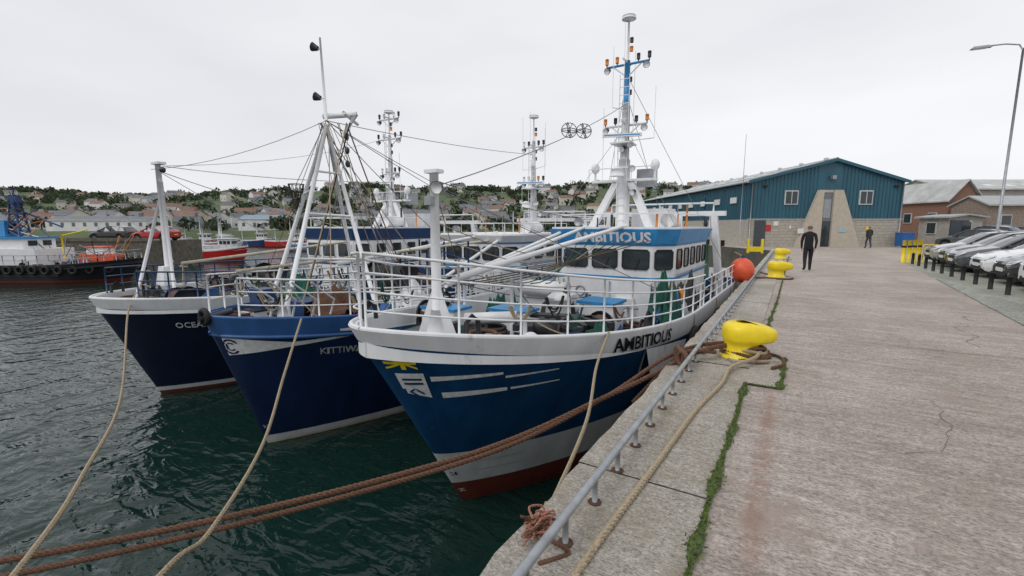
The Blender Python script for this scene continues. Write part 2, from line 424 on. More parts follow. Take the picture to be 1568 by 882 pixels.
def drum(mb,c,r,w,m1,m2,ax='x'):
    c=Vector(c); d=Vector((1,0,0)) if ax=='x' else Vector((0,1,0))
    mb.tube([c-d*w/2,c+d*w/2],r*.75,m2,16)
    for k in(-1,1): mb.tube([c+d*(k*w/2-.02),c+d*(k*w/2+.02)],r,m1,18)
    mb.box(c+Vector((0,0,-r*.7)),(w+.2 if ax=='x' else r*1.4,r*1.4 if ax=='x' else w+.2,r*.5),m1)
def clutter(mb,h,s0,s1,n,mats,zoff):
    for _ in range(n):
        s=random.uniform(s0,s1); b=h.hb(s)-.5; x=random.uniform(-b,b); z=h.sheer(s)+zoff
        k=random.random()
        if k<.2: mb.heap((x,s,z),random.uniform(.2,.5),random.uniform(.2,.5),random.uniform(.2,.55),random.choice(mats+[tarp]),12,random.random()*50)
        elif k<.42:
            w=random.uniform(.2,.5);hh=random.uniform(.16,.38); mt=random.choice([whiteclean,skyblue,darkm,steel,tarp,creamy,darkm,rustm]); rz=random.uniform(-.3,.3)
            mb.box((x,s,z+hh/2),(w,random.uniform(.2,.5),hh),mt,rz=rz,taper=.94); mb.box((x,s,z+hh+.02),(w*1.02,.3,.04),darkm if mt is not darkm else steel,rz=rz)
        elif k<.62:
            for j in range(4): mb.torus((x,s,z+.05+j*.06),.28-.02*j,.035,random.choice([ropebrown,ropetan,darkm,netblue]),nu=14,nv=5)
        elif k<.70: mb.sph((x,s,z+.18),.15,random.choice([orange,whiteclean,black,yellow]),10,8)
        elif k<.92:
            hh=random.uniform(.5,1.1)
            mb.tube([(x,s,z),(x,s,z+hh)],.035,random.choice([steel,whiteclean,darkm]),8); mb.tube([(x-.2,s,z+hh*.9),(x+.25,s,z+hh*.9)],.022,steel,6); mb.line((x,s,z+hh),(x+random.uniform(-.8,.8),s+random.uniform(-.8,.8),z+.2),.012,random.choice([ropetan,ropebrown,wire,netblue]),5,.08)
        else: drum(mb,(x,s,z+.3),.25,.5,darkm,rustm)
def loops(mb,h,s0,s1,n):
    for _ in range(n):
        s=random.uniform(s0,s1); sd=random.choice([1,1,-1]); p=h.P(s,h.sheer(s),sd,.06)+Vector((0,0,random.uniform(.3,.7)))
        mt=random.choice([ropebrown,ropetan,netgreen,netblue,black,ropetan])
        q=h.P(s+.3,h.sheer(s+.3),sd,.08)+Vector((0,0,random.uniform(.3,.6)))
        for j in range(3): mb.line(p+Vector((0,.03*j,0)),q+Vector((0,.02*j,0)),.013,mt,5,random.uniform(.1,.3))
def bollard_pair(mb,p,mat):
    p=Vector(p)
    mb.tube([p+Vector((0,-.13,0)),p+Vector((0,-.12,.2)),p+Vector((0,0,.27)),p+Vector((0,.12,.2)),p+Vector((0,.13,0))],.035,mat,8)
# ================================================= AMBITIOUS (blue, nearest)
e1=empty('fishing_trawler',(-4.50,3.73,0),-math.radians(1.5))
h1=Hull(16.5,2.7,.47,-.10,1.95,.38,(white,hullblue,-1.72,[(-2.40,hullwhite),(-2.85,hullred),(-3.5,hullred)]),lb=7.2,full=.63,lw=9,band0=.2)
h1.deck=deckgrey; h1.rub=[]; h1.rubmat=skyblue; h1.build(e1)
mb=MB(); h1.text(mb,'AMBITIOUS',.34,3.05,-.32,textblack,bold=.006,xs=1.1,off=.02)
for (a,b,c,d) in((.32,1.15,-.22,-.30),(.38,1.2,-.50,-.60),(1.18,2.0,-.31,-.35),(1.25,2.05,-.53,-.57)):
    h1.patch(mb,(a,c,d,b,c-.02 if a<1 else c-.01,d+.02 if a<1 else c-.03),textwhite)
h1.patch(mb,(.05,-.16,-.42,.27,-.16,-.42),textwhite,8,.012); h1.patch(mb,(.07,-.42,-.50,.27,-.42,-.58),textwhite,8,.012)
for zz in(-.24,-.31): h1.patch(mb,(.08,zz,zz-.035,.24,zz,zz-.035),hullblue,6,.018)
h1.text(mb,'KN',.15,.075,-.52,hullblue,False,.004,off=.02)
h1.patch(mb,(.02,.12,-.09,.24,.12,-.09),hullblue,8,.012)
h1.patch(mb,(.02,.03,-.01,.24,.03,-.01),yellow,8,.018); h1.patch(mb,(.115,.12,-.09,.15,.12,-.09),yellow,4,.02)
h1.patch(mb,(.02,.12,.085,.24,-.06,-.09),yellow,8,.019); h1.patch(mb,(.02,-.06,-.09,.24,.12,.085),yellow,8,.019)
h1.text(mb,'24',.1,.05,-2.2,textblack,False,.002); h1.text(mb,'22',.1,.05,-2.6,textwhite,False,.002)
for zz in(-1.95,-2.15): h1.patch(mb,(.5,zz,zz-.008,1.4,zz,zz-.008),steel,10,.01)
mb.build('hull_lettering',e1)
mb=MB(); rails(mb,h1,.02,7.6,.95,whiteclean,.72,4,.019,hgt1=.72); rails(mb,h1,7.6,15.9,.6,whiteclean,.9,3,.017)
for side in(1,-1):
    for s in(.9,4.3,9): 
        p=h1.P(s,h1.sheer(s),side,.14)+Vector((0,0,-.02)); bollard_pair(mb,p,black)
loops(mb,h1,1,7.5,9); loops(mb,h1,8,15,14)
mb.build('railings',e1)
wheelhouse(e1,8.1,1.72,4.6,-.95,1.27,whiteclean,skyblue,whiteclean,'AMBITIOUS',3,skyblue,(.62,1.12),.38,nside=5)
mast(e1,9.75,1.6,7.45,[(4.62,.62),(6.3,.62)],skyblue,x=-.12,r=.14)
gantry(e1,13.3,2.25,-.9,2.15)
mb=MB()
mb.tube([(-.02,1.45,0),(-.02,1.45,2.5)],.08,whiteclean,10,.065); mb.tube([(-.02,1.45,.05),(-.02,1.45,.5)],.19,whiteclean,10,.085)
mb.box((-.02,1.45,2.52),(.24,.16,.05),whiteclean); flood(mb,(.12,1.38,2.3),(.3,-1,-.4)); mb.box((-.02,1.34,2.1),(.12,.08,.12),steel)
for k in(-1,1): mb.ext([(-.02+k*.07,1.43,.05),(-.02+k*.4,1.43,.05),(-.02+k*.07,1.43,.8)],(0,.04,0),whiteclean)
mb.tube([(.12,1.7,.95),(.5,8.3,1.75)],.055,whiteclean,8,.045); mb.tube([(-.5,2.2,.75),(-.6,8.2,1.72)],.05,whiteclean,8,.04); mb.tube([(-1.2,2.8,.6),(-1.3,8.3,1.6)],.045,whiteclean,8)
mb.line((-.02,1.45,2.3),(-.12,9.7,5.2),.009,wire,5,.15)
mb.line((-.02,1.45,2.4),(-.5,8.4,1.9),.008,wire,5,.1)
for k in(-1,1):
    mb.line((-.02,1.45,2.3),(k*2.3,4.8,.6),.007,wire); mb.line((-.12,9.75,6.0),(k*2.3,13,.4),.007,wire); mb.line((-.12,9.75,4.6),(k*1.7,8.4,1.8),.006,wire)
mb.line((-.12,9.75,5.5),(0,13.3,2.2),.008,wire)
for k in range(9): mb.line((-.8+k*.2,2.3+k*.2,.7),(1.3-k*.35,8.2,1.4),.012,random.choice([ropetan,ropebrown,netblue,netgreen]),5,.08+.04*k)
for k in range(5): mb.line((-.02,1.45,1.0+k*.2),(.3-.3*k,6+.4*k,.1+.2*k),.01,random.choice([ropetan,netblue,wire]),5,.15)
mb.build('foremast_and_booms',e1)
mb=MB()
for x in(0,.38):
    c=Vector((-.1+x*.5,6.0+x,3.86+.07*x)); mb.torus(c,.17,.009,darkm,(.5,-.8,.2)); mb.torus(c,.17,.009,darkm,(1,.3,.2)); mb.torus(c,.17,.009,darkm,(0,.1,1))
    mb.sph(c,.05,steel,8,6)
    for q in range(6):
        a=q*math.pi/3; mb.line(c,c+Vector((.13*math.cos(a),.1*math.cos(a),.18*math.sin(a))),.008,darkm)
mb.build('radar_reflectors',e1)
mb=MB()
mb.box((-1.2,3.0,.02),(.8,.5,.3),whiteclean); mb.box((-1.2,3.0,.19),(.85,.55,.05),skyblue)
mb.box((-.1,3.7,-.05),(.8,.5,.35),whiteclean); mb.box((-.1,3.7,.15),(.85,.55,.05),skyblue)
mb.box((.7,6.2,-.4),(.8,.7,.8),whiteclean); mb.box((.7,6.2,.03),(.9,.8,.06),skyblue); mb.box((-.8,6.6,-.4),(1.1,.7,.85),whiteclean); mb.tube([(-1.4,6.2,.2),(-.2,6.3,.2)],.2,whiteclean,12)
drum(mb,(.9,3.2,.0),.2,.65,darkm,darkm); drum(mb,(1.35,4.3,-.15),.28,.5,darkm,rustm,'y'); mb.box((.7,3.9,.05),(1.1,.25,.1),darkm,rz=.3); mb.box((1.2,3.1,.1),(.9,.1,.07),darkm,rz=-.2)
for k in range(8): mb.box((.5+.16*k,2.9+.15*k,.05),(.1,.45,.1),darkm,rz=.4+.1*k,rx=.1*(k%3))
mb.tube([(.2,5.0,-.5),(.2,5.0,.2)],.3,whiteclean,14,.25); mb.sph((.2,5.0,.2),.25,whiteclean,12,8,(1,1,.6))
mb.tube([(-.4,2.6,.12),(.5,2.9,.2)],.1,whiteclean,10)
mb.heap((-1.1,4.9,-.7),.5,.5,.95,netgreen,20,3); mb.heap((1.95,6.9,-.6),.35,.6,1.35,netgreen,22,8); mb.heap((2.1,8.4,-.3),.3,.5,.8,netdark,16,2); mb.heap((-.3,5.9,-.7),.5,.4,.95,netdark,18,22)
for i in range(7): mb.torus((2.15,7.0+.04*i,.15-.03*i),.24,.025,random.choice([ropetan,netgreen,netblue]),(1,.3,.1))
clutter(mb,h1,1.8,4.0,16,[netdark,netgreen],-.34); clutter(mb,h1,4.6,7.6,40,[netdark,netgreen,netblue],-.8); clutter(mb,h1,12.9,16,40,[netdark,netgreen,netblue],-.8)
drum(mb,(.9,13.5,.6),.7,1.3,pm('green_paint',(.02,.15,.09),.5),netgreen)
mb.torus((1.85,8.0,.0),.24,.05,orangep,(0,1,0))
mb.build('deck_gear',e1)
mb=MB()
mb.sph((2.85,12.7,.32),.37,orange,18,14,(1,1,1.08)); mb.tube([(2.85,12.7,.7),(2.85,12.7,.8)],.06,netblue,8); mb.line((2.85,12.7,.78),(2.6,12.7,.9),.015,ropetan)
for s in(6.4,9,11.5,14): 
    p=h1.P(s,-.75,1); mb.torus(p+Vector((.1,0,0)),.3,.1,black,(1,0,0)); mb.line(p+Vector((.1,0,.3)),h1.P(s,h1.sheer(s)),.015,ropetan)
mb.build('fenders',e1)
# ================================================= KITTIWAKE
e2=empty('fishing_trawler',(-9.25,4.15,0),0)
h2=Hull(17.5,2.3,.06,-.26,1.0,.36,(kblue,navy,-2.66,[(-2.79,hullwhite),(-2.92,creamy),(-3.5,hullred)]))
h2.deck=deckgreen; h2.rub=[-.37]; h2.rubmat=kblue; h2.build(e2)
mb=MB(); h2.text(mb,'KITTIWAKE',.21,1.32,-.80,pm('lettering_grey',(.45,.46,.46),.6,rust=.35,scale=14,rustcol=(.1,.12,.18)),bold=.003)
h2.patch(mb,(.05,-.34,-.72,.9,-.50,-.60),textwhite,12,.014); h2.patch(mb,(.9,-.50,-.60,2.1,-.46,-.48),textwhite,12,.014)
for r,w in((.16,.03),(.09,.025)):
    vs=[];fs=[]
    for i in range(20):
        a=i/19*5.2+.4
        for rr in(r,r-w): vs.append(h2.surf(max(.02,h2.arc(0,.27+rr*math.cos(a),-.5)),-.53+rr*math.sin(a),1,.022))
    mb.add(vs,[(i*2,i*2+2,i*2+3,i*2+1) for i in range(19)],navy)
h2.text(mb,'25',.09,.06,-2.45,textwhite,False,.0)
h2.patch(mb,(1.7,-.32,-.36,3.6,-.24,-.54),textwhite,8,.016)
mb.build('hull_lettering',e2)
mb=MB(); rails(mb,h2,.3,6.5,.75,whiteclean,.55,3,.019); rails(mb,h2,6.5,16.5,.6,whiteclean,.9,2,.018)
for s in(.4,.7,1.0,1.3): 
    p=h2.P(s,h2.sheer(s),1,.06); mb.tube([p+Vector((0,0,.7)),p+Vector((.0,.5,.3)),p+Vector((-.3,.6,-.1))],.022,whiteclean,6)
mb.torus((0,.0,.06),.13,.05,black,(0,1,0)); mb.tube([(0,-.1,.0),(0,.5,.1)],.06,darkm,8)
loops(mb,h2,.5,7,26)
mb.build('railings',e2)
mb=MB()
ap=Vector((.05,2.85,4.1))
for b in((.95,.95,-.1),(1.6,2.75,-.2),(-1.3,2.0,-.2),(-1.0,4.4,-.3)):
    t=ap+Vector((0,0,-.1)); mb.tube([b,t],.052,whiteclean,8,.042)
mb.tube([(.95,.95,-.15),(.95,.95,.2)],.13,whiteclean,8,.07)
mb.tube([ap,ap+Vector((0,-.05,1.75))],.04,whiteclean,8,.02); mb.tube([ap+Vector((-.1,0,.1)),ap+Vector((.55,.4,.15))],.06,whiteclean,8)
mb.tube([ap+Vector((.55,.4,.15)),ap+Vector((.3,.2,-.3))],.04,whiteclean,6)
mb.tube([ap+Vector((.6,-.0,.1)),ap+Vector((.1,.8,.05))],.04,whiteclean,6)
for z in(.5,1.55): flood(mb,ap+Vector((-.12,-.1,z)),(-.8,-.4,.3)); mb.tube([ap+Vector((-.14,-.1,z-.03)),ap+Vector((.02,-.03,z-.03))],.015,whiteclean,5)
for q in(.28,.5,.72):
    a=Vector((.95,.95,-.1)).lerp(ap,q); b=Vector((1.6,2.75,-.2)).lerp(ap,q); mb.tube([a,b],.025,whiteclean,6)
a=Vector((-1.3,2.0,-.2)).lerp(ap,.62); mb.tube([a,Vector((.95,.95,-.1)).lerp(ap,.62)],.025,whiteclean,6)
bc=a+Vector((-.12,-.1,0))
for k in range(12):
    t=k*.524; mb.line(bc+Vector((.17*math.cos(t),.17*math.sin(t),.22)),bc+Vector((.07*math.cos(t+.5),.07*math.sin(t+.5),-.3)),.008,black)
for zz,rr in((.22,.17),(.05,.14),(-.12,.1)): mb.torus(bc+Vector((0,0,zz)),rr,.009,black)
mb.line(bc+Vector((0,0,-.3)),bc+Vector((-.2,-.1,-.6)),.01,black); mb.line(bc+Vector((0,0,.22)),ap,.008,wire)
for k in range(16):
    x=random.uniform(-.2,.5); q=ap+Vector((x,x*.6,-.05)); r=Vector((random.uniform(-1.2,1.6),random.uniform(1.5,6),random.uniform(-.3,.6))); mb.line(q,r,random.choice([.007,.009,.012,.016]),random.choice([wire,black,ropebrown,wire,ropetan]),5,random.uniform(-.02,.15))
for k in range(3):
    c=ap+Vector((.35,.25,-.35-.3*k)); mb.sph(c,.07,darkm,8,6,(.6,1,1.2))
mb.line(ap,(0,12.6,4.6),.009,wire,5,.1); mb.line(ap,(.5,10,1.6),.009,wire,5,.1); mb.line(ap,(-.5,8,1.0),.009,black,5,.1); mb.line(ap,(1.5,11,1.4),.009,wire,5,.2)
mb.tube([(-.3,3.2,.8),(.3,9.5,1.5)],.05,whiteclean,8)
mb.tube([(.9,3.6,-.5),(1.1,8.6,1.35)],.05,whiteclean,8); mb.tube([(-1.1,1.2,.75),(.9,9.0,1.3)],.04,creamy,8)
mb.line(ap,(-5.2,1.4,3.2),.007,wire,5,.2)
mb.build('mast_and_derrick',e2)
wheelhouse(e2,8.4,1.6,4.0,-.9,1.2,whiteclean,whiteclean,whiteclean,None,3,skyblue,(.62,1.04),.22)
mast(e2,12.7,1.2,6.0,[(3.5,.45),(4.9,.45)],None,r=.12,legs=False)
gantry(e2,14.6,1.9,-.9,2.0)
mb=MB(); clutter(mb,h2,1.0,4.0,34,[netdark,netgreen,ropebrown],-.32); clutter(mb,h2,4.4,8.2,80,[netdark,netgreen,netblue],-.62); clutter(mb,h2,12.5,17,36,[netdark,netgreen],-.8)
mb.box((-.8,1.6,.05),(.4,.4,.6),darkblue); mb.box((.1,2.0,-.05),(.8,.6,.35),darkblue); mb.heap((-1.0,2.6,-.25),.45,.45,1.0,pm('bright_green_net',(.02,.16,.11),.9,var=.6,scale=30,bump=1),18,12); mb.heap((.6,2.3,-.25),.6,.6,.6,ropebrown,20,9)
mb.box((.2,6.5,.0),(1.2,.8,1.0),darkblue); drum(mb,(-.3,5.0,.3),.45,1.3,darkm,netdark); mb.heap((.9,4.4,-.5),.6,.8,.8,whiteclean,18,31)
for i in range(4): mb.torus((1.2,4.9,.25+.05*i),.3,.035,ropebrown,(0.2,.3,1))
for i in range(12): 
    x=random.uniform(-1.5,1.5); s=random.uniform(4.5,8); mb.tube([(x,s,-.6),(x,s,random.uniform(.6,1.4))],.03,random.choice([whiteclean,steel,darkblue]),6)
mb.build('deck_gear',e2)
# ================================================= third trawler
e3=empty('fishing_trawler',(-14.6,4.05,0),0)
h3=Hull(17,2.65,-.02,-.22,1.25,.34,(white,blackhull,-2.64,[(-2.76,hullwhite),(-2.90,hullred),(-3.5,hullred)]),band0=.26)
h3.deck=deckgrey; h3.rub=[]; h3.rubmat=black; h3.build(e3)
mb=MB(); h3.text(mb,'OCEAN HARVEST',.22,1.0,-.80,textwhite,bold=.004); mb.build('hull_lettering',e3)
mb=MB(); rails(mb,h3,.6,7.5,.68,darkblue,.5,3,.02); rails(mb,h3,7.5,16,.6,whiteclean,.9,2,.02)
for side in(1,-1):
    for s in(.8,4): bollard_pair(mb,h3.P(s,h3.sheer(s),side,.14),black)
loops(mb,h3,1,7,16)
mb.build('railings',e3)
mb=MB()
mb.tube([(.05,1.7,-.3),(.05,1.7,3.35)],.08,whiteclean,10,.065); mb.tube([(.55,1.6,-.3),(.15,1.7,2.9)],.04,whiteclean,8); mb.tube([(-.5,1.9,-.3),(0,1.7,2.9)],.04,whiteclean,8); mb.tube([(-.3,1.0,-.3),(0.02,1.7,2.5)],.04,whiteclean,8)
mb.box((.1,1.7,3.38),(.4,.2,.06),whiteclean); mb.sph((.3,1.7,3.2),.08,darkm,8,6); mb.box((.1,1.6,.4),(.5,.3,.5),whiteclean,taper=.6)
for z in(.8,1.4,2.0): mb.tube([(-.25,1.75,z),(.38,1.7,z)],.02,whiteclean,6)
mb.line((.3,1.7,3.3),(0,9.9,5.3),.009,wirelight,5,.25); mb.line((.3,1.7,3.3),(5.2,5,2.9),.012,wirelight,5,.1); mb.line((0,1.7,3.2),(.5,8,1.5),.012,creamy,5,.1); mb.line((0,1.7,3.2),(2.3,5,.4),.008,wire)
mb.tube([(.1,2.0,.7),(1.2,7.6,1.25)],.045,creamy,8)
mb.build('foremast_and_booms',e3)
wheelhouse(e3,6.9,1.75,3.6,-.8,1.28,whiteclean,darkblue,whiteclean,None,3,darkblue,(.6,1.12),.36,frame=whiteclean)
mast(e3,10.1,1.6,6.3,[(3.9,.5),(5.3,.65),(6.1,.55)],None,r=.12,legs=True,radar=False)
gantry(e3,13.6,2.1,-.8,1.9)
mb=MB(); clutter(mb,h3,1.0,4,34,[netdark,netblue],-.34); clutter(mb,h3,4.5,6.6,30,[netdark,netblue,netgreen],-.7); clutter(mb,h3,11,16,30,[netdark,netgreen],-.8)
mb.box((1.2,3.0,0),(.4,.4,.4),whiteclean); drum(mb,(.9,4.1,.2),.4,.8,darkm,black); mb.torus((1.7,2.6,.15),.2,.07,black,(1,.5,0)); mb.build('deck_gear',e3)
# ================================================= mooring ropes
def rope(name,pts,r,mat,pitch,lens=30):
    mb=MB(); helix(mb,curve(pts,lens),r,mat,pitch); return mb.build(name)
rope('mooring_rope',[(-9.5,-3.0,-1.1),(-5.45,.73,-1.02),(-3.02,3.56,-.77),(-1.7,5.15,-.25),(-.98,6.05,.12),(-.6,6.5,.2)],.032,ropebrown,.17)
rope('mooring_rope',[(-9.4,-3.3,-1.25),(-5.5,.55,-1.12),(-3.0,3.5,-.81),(-1.9,4.9,-.36),(-1.3,5.9,.05),(-.95,6.5,.14),(-.45,6.75,.2)],.028,ropebrown,.15)
rope('mooring_rope',[(-7.72,5.1,.02),(-6.5,3.95,-.52),(-5.3,2.9,-.86),(-3.9,1.66,-.72),(-3.2,1.03,-.42),(-1.2,-.8,.02)],.021,ropetan,.12)
rope('mooring_rope',[(-14.0,4.75,.0),(-13.2,4.3,-.35),(-9.3,2.82,-1.05),(-6.0,1.45,-.75),(-3.9,.58,-.35),(-1.2,-.9,.02)],.021,ropetan,.12)
p=h1.P(2.9,h1.sheer(2.9)+.03,1); p=Vector((p.x-4.5+.08,p.y+3.73,p.z))
rope('mooring_rope',[p,(-2.1,5.6,-.1),(-1.66,4.2,-.2),(-1.3,2.7,-.15),(-1.21,2.4,.0)],.019,ropetan,.1)
rope('mooring_rope',[(-.62,0.2,.035),(-.78,1.3,.035),(-.80,2.0,.03),(-.73,3.2,.03),(-.66,4.4,.03),(-.55,5.3,.035),(-.52,5.9,.06),(-.3,6.25,.12),(-.25,6.5,.15)],.024,ropetan,.13)
mb=MB(); 
for i in range(5): 
    helix(mb,curve([(-.43+(.31-.02*i)*math.cos(t*.63+i),6.6+(.28-.02*i)*math.sin(t*.63+i),.04+.035*i+.02*math.sin(t*1.7+i)) for t in range(11)],8),.022,[ropebrown,ropetan][i%3==0],.12)
helix(mb,curve([(-1.6,5.6,-.5),(-1.3,5.9,-.1),(-1.05,5.95,.16),(-.75,6.3,.12)],15),.028,ropebrown,.12)
helix(mb,curve([(-.1,6.2,.04),(.02,6.5,.03),(-.05,6.85,.03),(-.3,6.95,.03),(-.6,6.9,.03)],12),.022,ropebrown,.12)
for i in range(3): mb.torus((-1.05-.05*i,5.75+.1*i,.12),.09,.03,ropebrown,(1,random.random(),0))
mb.build('rope_coil')
mb=MB()
for i in range(46):
    c=Vector((-1.12,2.12,.04)); a=[c+Vector((random.gauss(0,.035),random.gauss(0,.06),abs(random.gauss(.0,.03)))) for _ in range(4)]
    helix(mb,curve(a,5),.008,[ropepink,ropepink,ropebrown][i%3],.05,2,4)
helix(mb,curve([(-1.13,2.1,.03),(-.98,2.02,.08),(-.9,2.05,.02),(-1.0,1.9,.02)],10),.014,rustm,.07); mb.build('orange_rope_tangle')
# ================================================= quay
def concrete(name,c1,c2,stain,scale=1.0,bump=.5,streaks=True,track=False,wet=False):
    m=bpy.data.materials.new(name); m.use_nodes=True; nt=m.node_tree;N=nt.nodes;L=nt.links; b=N['Principled BSDF']; b.inputs['Roughness'].default_value=.85
    tc=N.new('ShaderNodeTexCoord')
    def nz(sc,det,mapsc=(1,1,1),rough=.6,loc=(0,0,0)):
        mp=N.new('ShaderNodeMapping'); mp.inputs['Scale'].default_value=mapsc; mp.inputs['Location'].default_value=loc; L.new(tc.outputs['Object'],mp.inputs[0])
        n=N.new('ShaderNodeTexNoise'); n.inputs['Scale'].default_value=sc*scale; n.inputs['Detail'].default_value=det; n.inputs['Roughness'].default_value=rough; L.new(mp.outputs[0],n.inputs['Vector']); return n
    def ramp(n,p0,p1,a,bb):
        r=N.new('ShaderNodeValToRGB'); r.color_ramp.elements[0].position=p0; r.color_ramp.elements[1].position=p1; r.color_ramp.elements[0].color=a; r.color_ramp.elements[1].color=bb; L.new(n,r.inputs[0]); return r.outputs[0]
    def mix(f,a,bb,mode='MIX'):
        x=N.new('ShaderNodeMix'); x.data_type='RGBA'; x.blend_type=mode
        if isinstance(f,float): x.inputs[0].default_value=f
        else: L.new(f,x.inputs[0])
        L.new(a,x.inputs[6]); 
        if isinstance(bb,tuple): x.inputs[7].default_value=bb
        else: L.new(bb,x.inputs[7])
        return x.outputs[2]
    def mth(op,a,bv):
        x=N.new('ShaderNodeMath'); x.operation=op; x.use_clamp=(op=='MULTIPLY')
        for i,q in enumerate((a,bv)):
            if isinstance(q,(int,float)): x.inputs[i].default_value=q
            else: L.new(q,x.inputs[i])
        return x.outputs[0]
    big=nz(.45,9,rough=.7); col=ramp(big.outputs[0],.36,.64,c1+(1,),c2+(1,))
    st=nz(5,7,(.22,1.6,1),.75); w=ramp(st.outputs[0],.38,.62,(.74,.73,.72,1),(1.10,1.10,1.10,1)); col=mix(.85 if streaks else .35,col,w,'MULTIPLY')
    sp=nz(48,4,(.7,1.3,1),rough=.8); s1=ramp(sp.outputs[0],.40,.54,(.42,.41,.40,1),(1.05,1.05,1.05,1)); col=mix(.85,col,s1,'MULTIPLY')
    sp3=nz(14,6,(.7,1.3,1),loc=(1,7,4),rough=.8); s5=ramp(sp3.outputs[0],.38,.6,(.62,.6,.59,1),(1.1,1.1,1.1,1)); col=mix(.8,col,s5,'MULTIPLY')
    sp2=nz(30,5,loc=(4,4,4),rough=.75); s2=ramp(sp2.outputs[0],.55,.68,(1,1,1,1),(1.45,1.43,1.4,1)); col=mix(.8,col,s2,'MULTIPLY')
    dk=nz(1.3,10,loc=(9,2,0),rough=.75); s3=ramp(dk.outputs[0],.53,.66,(0,0,0,1),(.8,.8,.8,1)); col=mix(s3,col,stain+(1,))
    if track:
        sx=N.new('ShaderNodeSeparateXYZ'); L.new(tc.outputs['Object'],sx.inputs[0])
        wob=nz(1.2,3,loc=(3,3,3)); x=mth('ADD',sx.outputs[0],mth('MULTIPLY',wob.outputs[0],.05))
        dist=mth('ABSOLUTE',mth('ADD',x,.05),0); m1=ramp(dist,.02,.085,(1,1,1,1),(0,0,0,1))
        pn=nz(4,8,(1.4,.9,1),.8,(5,1,2)); m2=ramp(pn.outputs[0],.40,.60,(0,0,0,1),(.75,.75,.75,1))
        yy=ramp(mth('MULTIPLY',sx.outputs[1],.1),.09,.16,(0,0,0,1),(1,1,1,1)); y2=ramp(mth('MULTIPLY',sx.outputs[1],.1),.5,.57,(1,1,1,1),(0,0,0,1))
        msk=mth('MULTIPLY',mth('MULTIPLY',m1,m2),mth('MULTIPLY',yy,y2)); col=mix(msk,col,(.30,.175,.125,1))
    L.new(col,b.inputs['Base Color'])
    if wet:
        wn=nz(.35,5,(1,.5,1),.6,(2,5,1)); rr=ramp(wn.outputs[0],.50,.58,(.85,.85,.85,1),(.2,.2,.2,1)); L.new(rr,b.inputs['Roughness'])
    ad=mth('ADD',mth('ADD',sp.outputs[0],sp3.outputs[0]),st.outputs[0])
    bp=N.new('ShaderNodeBump'); bp.inputs['Strength'].default_value=bump; bp.inputs['Distance'].default_value=.03; L.new(ad,bp.inputs['Height']); L.new(bp.outputs[0],b.inputs['Normal'])
    return m
conc=concrete('quay_concrete',(.44,.37,.325),(.63,.565,.515),(.36,.29,.245),1,.7,track=True)
cope=concrete('coping_concrete',(.46,.42,.355),(.66,.625,.56),(.32,.26,.18),1.3,.8,False)
wallm=concrete('quay_wall_stone',(.10,.10,.08),(.18,.17,.14),(.04,.06,.03),1,.9)
asph=concrete('parking_tarmac',(.30,.32,.255),(.45,.46,.40),(.26,.26,.21),.8,.6,False,wet=True)
def sheet(name,poly,z,mat,parent=None):
    mb=MB(); mb.add([(x,y,z) for x,y in poly],[tuple(range(len(poly)))],mat); return mb.build(name,parent)
c1=W(39,17.6);c2=W(108,17.6);c3=W(108,900);
edge=[(-1.2,-40),(-1.2,37),(c1.x,c1.y),(c2.x,c2.y)]
poly=edge+[(c3.x,c3.y),(900,-40)]
mb=MB(); mb.add([(x,y,0) for x,y in poly],[tuple(reversed(range(len(poly))))],conc)
for a,b in zip(edge,edge[1:]):
    mb.add([(a[0],a[1],0),(b[0],b[1],0),(b[0],b[1],-5),(a[0],a[1],-5)],[(0,1,2,3)],wallm)
mb.build('quay_ground')
mb=MB(); y=-3
while y<36:
    L=random.uniform(2.6,3.4); x1=-.345
    z=.012+random.uniform(0,.006)
    n=14; vs=[]; 
    for i in range(n+1): vs.append((-1.22+random.uniform(-.02,.015),y+(L-.02)*i/n,z))
    for i in range(n,-1,-1): vs.append((x1+random.uniform(-.012,.012),y+(L-.02)*i/n,z))
    mb.add(vs,[tuple(reversed(range(len(vs))))],cope)
    e=[(v[0],v[1],v[2]) for v in vs[:n+1]]; vv=e+[(p[0]-.005,p[1],-.22) for p in e]
    mb.add(vv,[(i,i+1,n+2+i,n+1+i) for i in range(n)],cope)
    y+=L
mb.add([(-.344,5.5,.016),(0.0,5.52,.016),(.02,6.85,.016),(-.344,6.9,.016)],[(0,1,2,3)],cope)
mb.build('quay_coping')
crk=pm('crack_dirt',(.15,.125,.10),.95)
mb=MB()
def crack(p,q,w,wob=.05):
    p=Vector(p+(0,));q=Vector(q+(0,));n=max(6,int((q-p).length/.12)); d=(q-p).normalized(); nn=Vector((d.y,-d.x,0)); vs=[]
    sd=random.random()*100
    for i in range(n+1):
        c=p.lerp(q,i/n)+nn*wob*noise.noise(Vector((i*.35,sd,0)))*2; ww=w*(.4+abs(noise.noise(Vector((i*.6,sd,4)))))
        vs+=[c-nn*ww+Vector((0,0,.008)),c+nn*ww+Vector((0,0,.008))]
    mb.add(vs,[(i*2,i*2+1,i*2+3,i*2+2) for i in range(n)],crk)
for y in(8.4,14.5,20.5,27): crack((-.1,y),(3.2,y+.1),.009,.01)
crack((1.5,3.2),(2.9,3.6),.006,.1); crack((.9,4.4),(1.4,5.9),.004,.15); crack((.35,2.4),(.9,2.2),.005,.05); crack((2.2,9),(3.1,12),.007,.2); crack((1.55,2.0),(1.75,2.02),.011,.02)
crack((3.32,7),(3.62,12),.015,.02); crack((3.05,-1),(3.32,7),.015,.02); crack((3.62,12),(4.12,20),.015,.02)
mb.build('pavement_cracks')
sheet('parking_surface',[(3.0,-5),(3.3,7),(3.6,12),(4.1,20),(4.6,28),(5.2,32),(60,32),(60,-5)],.004,asph)
